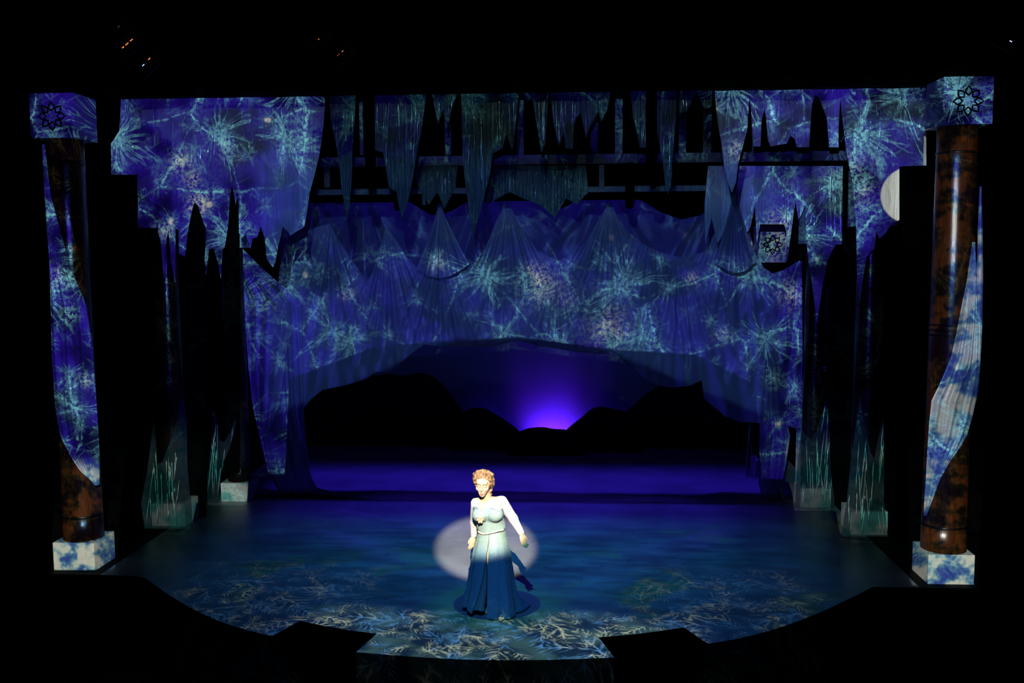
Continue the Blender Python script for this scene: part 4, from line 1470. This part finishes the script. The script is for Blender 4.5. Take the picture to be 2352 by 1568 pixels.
def hand(wr, tip, side, curl):
    """palm, four unequal fingers with knuckle bends and a thumb leaving the side of the palm"""
    d = dirn(wr, tip)
    across = np.cross(d, np.array([0, 1.0, 0]))
    across /= np.linalg.norm(across)
    if across[0] < 0:
        across = -across
    nrm = np.cross(across, d)
    out = []
    across = across * 0.75 + nrm * 0.65
    across /= np.linalg.norm(across)
    nrm = np.cross(across, d)
    pc = wr + d * 0.048
    Rm = np.stack([across, nrm, d], 1)
    out.append((ell(pc, (0.038, 0.017, 0.050), Rm), 0.012))
    for i, (off, L) in enumerate(((-0.029, 0.058), (-0.010, 0.068), (0.010, 0.064), (0.028, 0.050))):
        kx = wr + d * 0.088 + across * off
        m1 = kx + d * L * 0.45 + nrm * curl * 0.008 * side
        m2 = m1 + d * L * 0.30 + nrm * curl * 0.016 * side
        m3 = m2 + d * L * 0.22 + nrm * curl * 0.018 * side
        out.append((cap(kx - d * 0.02, m1, 0.0088, 0.0082), 0.005))
        out.append((cap(m1, m2, 0.0082, 0.0076), 0.003))
        out.append((cap(m2, m3, 0.0076, 0.0066), 0.003))
    th0 = wr + d * 0.028 - across * side * 0.028
    th1 = th0 + d * 0.030 - across * side * 0.022
    th2 = th1 + d * 0.030 - across * side * 0.004
    out += [(cap(th0, th1, 0.012, 0.010), 0.008), (cap(th1, th2, 0.0098, 0.008), 0.003)]
    return out


head = [
    (hell((0, 0.008, 0.022), (0.074, 0.092, 0.092)), 0.0),
    (hell((0, -0.020, -0.045), (0.057, 0.064, 0.066)), 0.03),
    (hell((0, -0.058, -0.098), (0.026, 0.024, 0.020)), 0.025),
    (hell((-0.036, -0.062, -0.028), (0.024, 0.02, 0.022)), 0.02),
    (hell((0.036, -0.062, -0.028), (0.024, 0.02, 0.022)), 0.02),
    (hell((0, -0.076, 0.034), (0.055, 0.016, 0.012)), 0.02),
    (hell((-0.030, -0.083, 0.008), (0.020, 0.010, 0.009)), -0.014),
    (hell((0.030, -0.083, 0.008), (0.020, 0.010, 0.009)), -0.014),
    (hell((-0.030, -0.066, 0.006), (0.0165, 0.0165, 0.013)), 0.006),
    (hell((0.030, -0.066, 0.006), (0.0165, 0.0165, 0.013)), 0.006),
    (hcap((0, -0.084, 0.014), (0, -0.101, -0.028), 0.0085, 0.0115), 0.010),
    (hell((-0.011, -0.090, -0.032), (0.008, 0.009, 0.007)), 0.006),
    (hell((0.011, -0.090, -0.032), (0.008, 0.009, 0.007)), 0.006),
    (hell((0, -0.083, -0.068), (0.026, 0.016, 0.022)), 0.012),
    (hell((0, -0.098, -0.069), (0.017, 0.018, 0.013)), -0.004),
    (hell((-0.077, 0.012, -0.006), (0.009, 0.018, 0.028)), 0.006),
    (hell((0.077, 0.012, -0.006), (0.009, 0.018, 0.028)), 0.006),
    (cap(nck + [0, 0.02, -0.02], H(0, 0.02, -0.06), 0.056, 0.050), 0.02),
]
ank = [np.array([-0.05, -1.06, 0.08]), np.array([0.12, -1.28, 0.08])]
legs = []
for s, a_ in zip((-1, 1), ank):
    hip = pel + np.array([s * 0.055, 0, -0.03])
    kn = (hip + a_) / 2 + np.array([0, -0.04, 0.03])
    legs += [(cap(hip, kn, 0.066, 0.050), 0.04), (cap(kn, a_, 0.052, 0.033), 0.02),
             (cap(a_ + [0, 0.02, -0.035], a_ + [0, -0.14, -0.055], 0.032, 0.022), 0.02)]
lo = (-0.42, -1.46, -0.02)
hi = (0.62, -0.78, 1.70)
V, Fc = build(torso + legs + armL + armR + hand(wrL, tipL, 1, 0.6) + hand(wrR, tipR, -1, 1.0) + head, lo, hi, 0.0048)
npobj('body', V, Fc, M['skin'], person)


def hsurf(x, z):
    """front surface of the face at head-local x, z: march from the front"""
    ys = np.linspace(-0.14, 0.0, 141)
    P = np.stack([H(x * hs, y * hs, z * hs) for y in ys])
    D = np.full(len(P), 0.2)
    for (f, c, rad), k_ in head:
        d = f(P)
        D = smin(D, d, max(k_, 1e-4)) if k_ >= 0 else -smin(-D, d, -k_)
    i = int(np.argmax(D < 0))
    return ys[i]


def face_line(name, pts, r, mat, proud=0.0015):
    pp = []
    for x, z in pts:
        pp.append(H(x * hs, (hsurf(x, z) - proud) * hs, z * hs))
    rr = [r] * len(pp)
    rr[0] = rr[-1] = r * 0.4
    return tube(name, pp, rr, mat, person, 6)


for s in (-1, 1):
    face_line('eyelashes', [(s * (0.030 + 0.019 * u), -0.003 - 0.005 * (1 - u * u)) for u in np.linspace(-1, 1, 9)], 0.0022, M['lash'], 0.0005)
    face_line('eyelid', [(s * (0.030 + 0.016 * u), 0.010 + 0.004 * (1 - u * u)) for u in np.linspace(-1, 1, 7)], 0.0030, M['lid'], -0.0022)
    face_line('eyebrow', [(s * (0.033 + 0.022 * u), 0.034 + 0.005 * (1 - (u - 0.2) ** 2)) for u in np.linspace(-1, 1, 9)], 0.0026, M['brow'], -0.0006)
lipc = [(0.0245 * math.cos(a_), -0.068 + 0.0150 * math.sin(a_) + 0.004 * math.cos(a_) ** 2) for a_ in np.linspace(0, 2 * math.pi, 25)[:-1]]
pp = [H(x * hs, (max(-0.1, min(hsurf(x * 1.12, -0.069 + (z + 0.069) * 1.15), -0.088)) - 0.002) * hs, z * hs) for x, z in lipc]
tube('lips', pp, 0.0033, M['lip'], person, 7, True)
V, Fc = build([(hell((0, -0.084, -0.070), (0.0205, 0.006, 0.0130)), 0.0)], H(0, -0.09, -0.07) - 0.05, H(0, -0.09, -0.07) + 0.05, 0.003)
npobj('mouth', V, Fc, M['mouth'], person)
V, Fc = build([(hell((0, -0.0895, -0.0605), (0.0165, 0.004, 0.0042)), 0.0)], H(0, -0.09, -0.06) - 0.04, H(0, -0.09, -0.06) + 0.04, 0.002)
npobj('teeth', V, Fc, M['teeth'], person)

# hair: swept back cap with rolled waves
hair = [(hell((0, 0.022, 0.036), (0.081, 0.092, 0.092)), 0.0), (hell((0, 0.07, -0.02), (0.072, 0.055, 0.075)), 0.03)]
hair_cut = [(hell((0.0, -0.085, -0.034), (0.064, 0.075, 0.098)), -0.012)]
curls = []
for i_, a_ in enumerate(np.linspace(-1.3, 1.3, 15)):
    jz = 0.010 * math.sin(i_ * 2.4)
    jx = 0.008 * math.cos(i_ * 1.7)
    p0 = (0.070 * math.sin(a_), -0.046 * math.cos(a_) - 0.010, 0.070 * math.cos(a_ * 0.75) + 0.008)
    p1 = (0.076 * math.sin(a_) + jx, -0.026, 0.104 * math.cos(a_ * 0.62) + jz)
    p2 = (0.086 * math.sin(a_) - jx, 0.012, 0.118 * math.cos(a_ * 0.62) - jz)
    p3 = (0.088 * math.sin(a_), 0.060, 0.096 * math.cos(a_ * 0.8))
    curls += [(hcap(p0, p1, 0.009, 0.014), 0.004), (hcap(p1, p2, 0.014, 0.015), 0.004), (hcap(p2, p3, 0.015, 0.012), 0.005)]
for s in (-1, 1):
    zz_ = [(0.076, -0.034, 0.056), (0.086, -0.016, 0.034), (0.080, -0.018, 0.008), (0.087, 0.006, -0.012), (0.076, 0.014, -0.038), (0.072, 0.040, -0.070)]
    for i in range(len(zz_) - 1):
        p, q = zz_[i], zz_[i + 1]
        curls.append((hcap((s * p[0], p[1], p[2]), (s * q[0], q[1], q[2]), 0.015 - 0.0012 * i, 0.014 - 0.0012 * i), 0.004))
    zz_ = [(0.084, 0.010, 0.060), (0.094, 0.020, 0.036), (0.090, 0.030, 0.006), (0.092, 0.036, -0.024), (0.080, 0.050, -0.055)]
    for i in range(len(zz_) - 1):
        p, q = zz_[i], zz_[i + 1]
        curls.append((hcap((s * p[0], p[1], p[2]), (s * q[0], q[1], q[2]), 0.015, 0.014), 0.004))
for i in range(6):
    a_ = i * 1.1
    p = (0.060 + 0.012 * math.sin(a_), 0.05 + 0.01 * math.cos(a_), -0.060 - 0.014 * i)
    q = (0.062 + 0.012 * math.sin(a_ + 1.1), 0.05 + 0.01 * math.cos(a_ + 1.1), -0.074 - 0.014 * i)
    curls.append((hcap(p, q, 0.013, 0.012), 0.006))
V, Fc = build(hair + hair_cut + curls, hdc - 0.22, hdc + 0.2, 0.0034)
npobj('hair', V, Fc, M['hairm'], person)

# sleeves
for nm, arm, wr, el in (('sleeve', armL, wrL, elL), ('sleeve', armR, wrR, elR)):
    prs = []
    for (f, c, rad), k_ in arm:
        prs.append((((lambda P, f=f: f(P) - 0.006), c, rad + 0.006), k_))
    d = dirn(el, wr)
    V, Fc = build(prs, np.minimum(np.minimum(shL, shR), wr) - 0.12 if False else np.min([wr, el, shL if arm is armL else shR], 0) - 0.09,
                  np.max([wr, el, shL if arm is armL else shR], 0) + 0.09, 0.0048, cut=lambda G: (G - (wr + d * 0.004)) @ d)
    npobj(nm, V, Fc, M['sleeve'], person)
# shoulders / yoke of sheer fabric leaving a deep V of skin
tor = [(((lambda P, f=f: f(P) - 0.005), c, rad + 0.005), k_) for (f, c, rad), k_ in torso]
vx = at(1106, 1168, -1.25)


def cut_yoke(G):
    x, z = G[..., 0], G[..., 2]
    vneck = (z - (vx[2] - 0.015)) - np.abs(x - vx[0]) * 1.25
    front = (G[..., 1] - (-1.16))
    keep_front = np.minimum(vneck, -front)            # carve only the front
    return np.maximum(np.maximum(keep_front * 0.6, z - (nck[2] + 0.005)), (vx[2] - 0.06) - z)


V, Fc = build(tor, che - [0.3, 0.25, 0.12], che + [0.3, 0.25, 0.28], 0.0048, cut=cut_yoke)
npobj('yoke', V, Fc, M['sleeve'], person)
# bodice with sweetheart top and pointed hem
tor = [(((lambda P, f=f: f(P) - 0.017), c, rad + 0.017), k_) for (f, c, rad), k_ in torso]
bp = at(1108, 1228, -1.26)
br = at(1164, 1213, -1.10)
bust = at(1120, 1170, -1.28)[2]


def cut_bod(G):
    x, z = G[..., 0], G[..., 2]
    topz = bust - 0.012 + 0.028 * np.abs(np.sin((x - vx[0] - 0.02) * 17)) - 0.02 * np.clip((G[..., 1] + 1.2) * 4, 0, 1)
    dx = x - bp[0]
    frontness = np.clip((-1.10 - G[..., 1]) / 0.12, 0, 1)
    hem = br[2] + 0.012 - (br[2] + 0.012 - bp[2]) * np.clip(1 - np.abs(dx) / 0.17, 0, 1) * frontness
    return np.maximum(z - topz, hem - z) * 0.7


V, Fc = build(tor, pel - [0.32, 0.3, 0.25], che + [0.3, 0.25, 0.12], 0.0048, cut=cut_bod)
bod = npobj('bodice', V, Fc, M['bodice'], person)


def tsurf(x, z, off=0.019):
    ys = np.linspace(-1.45, -1.05, 200)
    P = np.stack([np.array([x, y, z]) for y in ys])
    D = np.full(len(P), 0.2)
    for (f, c, rad), k_ in torso:
        D = smin(D, f(P), max(k_, 1e-4))
    i = int(np.argmax(D < off))
    return ys[i]


pp = []
for x in np.linspace(bp[0] - 0.055, br[0] - 0.03, 22):
    hem = br[2] + 0.012 - (br[2] + 0.012 - bp[2]) * max(0, 1 - abs(x - bp[0]) / 0.17)
    pp.append((x, tsurf(x, hem) - 0.004, hem))
tube('hem_trim', pp, 0.010, M['trim'], bod, 6)
fc_ = np.array([vx[0] - 0.005, 0, at(1106, 1191, -1.3)[2]])
fy = tsurf(fc_[0], fc_[2]) - 0.008
for i in range(6):
    a_ = i * math.pi / 3
    c = np.array([fc_[0] + 0.020 * math.cos(a_), fy + 0.006, fc_[2] + 0.024 * math.sin(a_)])
    Rm = np.array(Matrix.Rotation(-a_, 3, 'Y'))
    V, Fc = build([(ell(c, (0.020, 0.010, 0.015), Rm), 0)], c - 0.04, c + 0.04, 0.004)
    npobj('flower_petal', V, Fc, M['flower'], bod)

# skirt: loft with a slit
rowsk = [(1200, 1104, 1155), (1216, 1100, 1159), (1236, 1094, 1165), (1262, 1087, 1171), (1300, 1080, 1176), (1340, 1074, 1181), (1380, 1066, 1189), (1412, 1062, 1194)]
zs_, cx_, rx_ = [], [], []
for (yy, xl, xr) in rowsk:
    pl, pr = at(xl, yy, -1.12), at(xr, yy, -1.12)
    zs_.append((pl[2] + pr[2]) / 2)
    cx_.append((pl[0] + pr[0]) / 2)
    rx_.append((pr[0] - pl[0]) / 2)
z_top, z_bot = zs_[0], 0.012
NA, NZ = 220, 70
phi_slit = math.radians(-97)          # just left of front centre (front is -90)


def skirt_pt(i, j, inner=0.0):
    q = j / NZ
    open_ = max(0.0, (q - 0.16) / 0.84)
    gapl = 0.50 * open_ ** 1.3            # the left panel swings away from the slit
    ph0 = phi_slit + 0.012 + 0.05 * open_
    ph1 = phi_slit + 2 * math.pi - 0.012 - gapl
    ph = ph0 + (ph1 - ph0) * i / NA
    hemz = z_bot + 0.055 * max(0.0, -math.cos(ph)) * 1.0
    z = z_top + (hemz - z_top) * q
    cx = np.interp(-z, [-v for v in zs_], cx_)
    rx = np.interp(-z, [-v for v in zs_], rx_)
    ry = rx * 0.82
    sgn = 1.0 + q * (0.055 * math.sin(8 * ph + 1.0) + 0.025 * math.sin(15 * ph + 2.0 * q))
    train = 0.48 * max(0.0, (q - 0.78) / 0.22) ** 1.5 * math.exp(-((math.degrees(ph) - 28) / 22.0) ** 2)
    x = cx + (rx * sgn + train * 0.35) * math.cos(ph)
    y = -1.115 + (ry * sgn + train * 0.5) * math.sin(ph)
    if math.cos(ph) > 0 and math.sin(ph) < 0:
        y -= 0.05 * q * math.cos(ph) * 2 * abs(math.sin(ph))
    r_ = 1.0 - inner / max(0.05, rx)
    return np.array([cx + (x - cx) * r_, -1.115 + (y + 1.115) * r_, z])


V, Fq = [], []
for inner in (0.0, 0.006):
    for j in range(NZ + 1):
        for i in range(NA + 1):
            V.append(skirt_pt(i, j, inner))
N1 = (NZ + 1) * (NA + 1)
Fo, Fi = [], []
for j in range(NZ):
    for i in range(NA):
        a_ = j * (NA + 1) + i
        Fo.append((a_, a_ + NA + 1, a_ + NA + 2, a_ + 1))
        Fi.append((N1 + a_, N1 + a_ + 1, N1 + a_ + NA + 2, N1 + a_ + NA + 1))
rimf = []
for i in range(NA):
    a_ = NZ * (NA + 1) + i
    rimf.append((a_, N1 + a_, N1 + a_ + 1, a_ + 1))
for j in range(NZ):
    for c in (0, NA):
        a_ = j * (NA + 1) + c
        rimf.append((a_, N1 + a_, N1 + a_ + NA + 1, a_ + NA + 1))
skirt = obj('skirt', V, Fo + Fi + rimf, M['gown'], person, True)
# fold of lining turned out along the left panel of the slit
V, Fq = [], []
for j in range(41):
    q = 0.35 + 0.62 * j / 40
    jj = int(q * NZ)
    base = skirt_pt(NA, jj)
    wdt = 0.12 * (q - 0.35) / 0.62
    for i in range(7):
        s = i / 6
        V.append(base + np.array([wdt * s, 0.05 * s + 0.02 * math.sin(s * 6), -0.03 * s * (q - 0.35)]))
for j in range(40):
    for i in range(6):
        a_ = j * 7 + i
        Fq.append((a_, a_ + 1, a_ + 8, a_ + 7))
obj('lining_fold', V, Fq, M['lining'], person, True)
# sequins scattered on skirt
V, Fq = [], []
for _ in range(1500):
    i, j = random.randrange(2, NA - 2), int(NZ * random.random() ** 0.8)
    p = skirt_pt(i, j)
    c = np.array([p[0] - 0.05, p[1] + 1.115, 0.0])
    nrm = np.array([p[0] - np.interp(-p[2], [-v for v in zs_], cx_), p[1] + 1.115, 0.02])
    if nrm[1] > 0.05:
        continue
    nrm /= np.linalg.norm(nrm)
    r_ = random.choice((0.0018, 0.0022, 0.0026, 0.0038))
    p = p + nrm * 0.002
    b0 = len(V)
    Rq = np.array(Matrix.Rotation(random.uniform(0, 3), 3, Vector((random.gauss(0, 1), random.gauss(0, 1), random.gauss(0, 1)))))
    V += [p + Rq @ np.array(d_) * r_ for d_ in ((1, 0, 0), (0, 1, 0), (-1, 0, 0), (0, -1, 0), (0, 0, 1), (0, 0, -1))]
    Fq += [(b0 + a_, b0 + b1, b0 + c1) for a_, b1, c1 in ((0, 1, 4), (1, 2, 4), (2, 3, 4), (3, 0, 4), (1, 0, 5), (2, 1, 5), (3, 2, 5), (0, 3, 5))]
sq = obj('sequins', V, Fq, M['sequin'], person)
sq['kind'] = 'stuff'
# shoe tip under the hem
pt_ = at(1152, 1417, -1.36)
c = np.array([pt_[0], -1.34, 0.026])
V, Fc = build([(ell(c, (0.036, 0.085, 0.026)), 0.0)], c - 0.12, c + 0.12, 0.006)
npobj('shoe', V, Fc, M['shoe'], person)
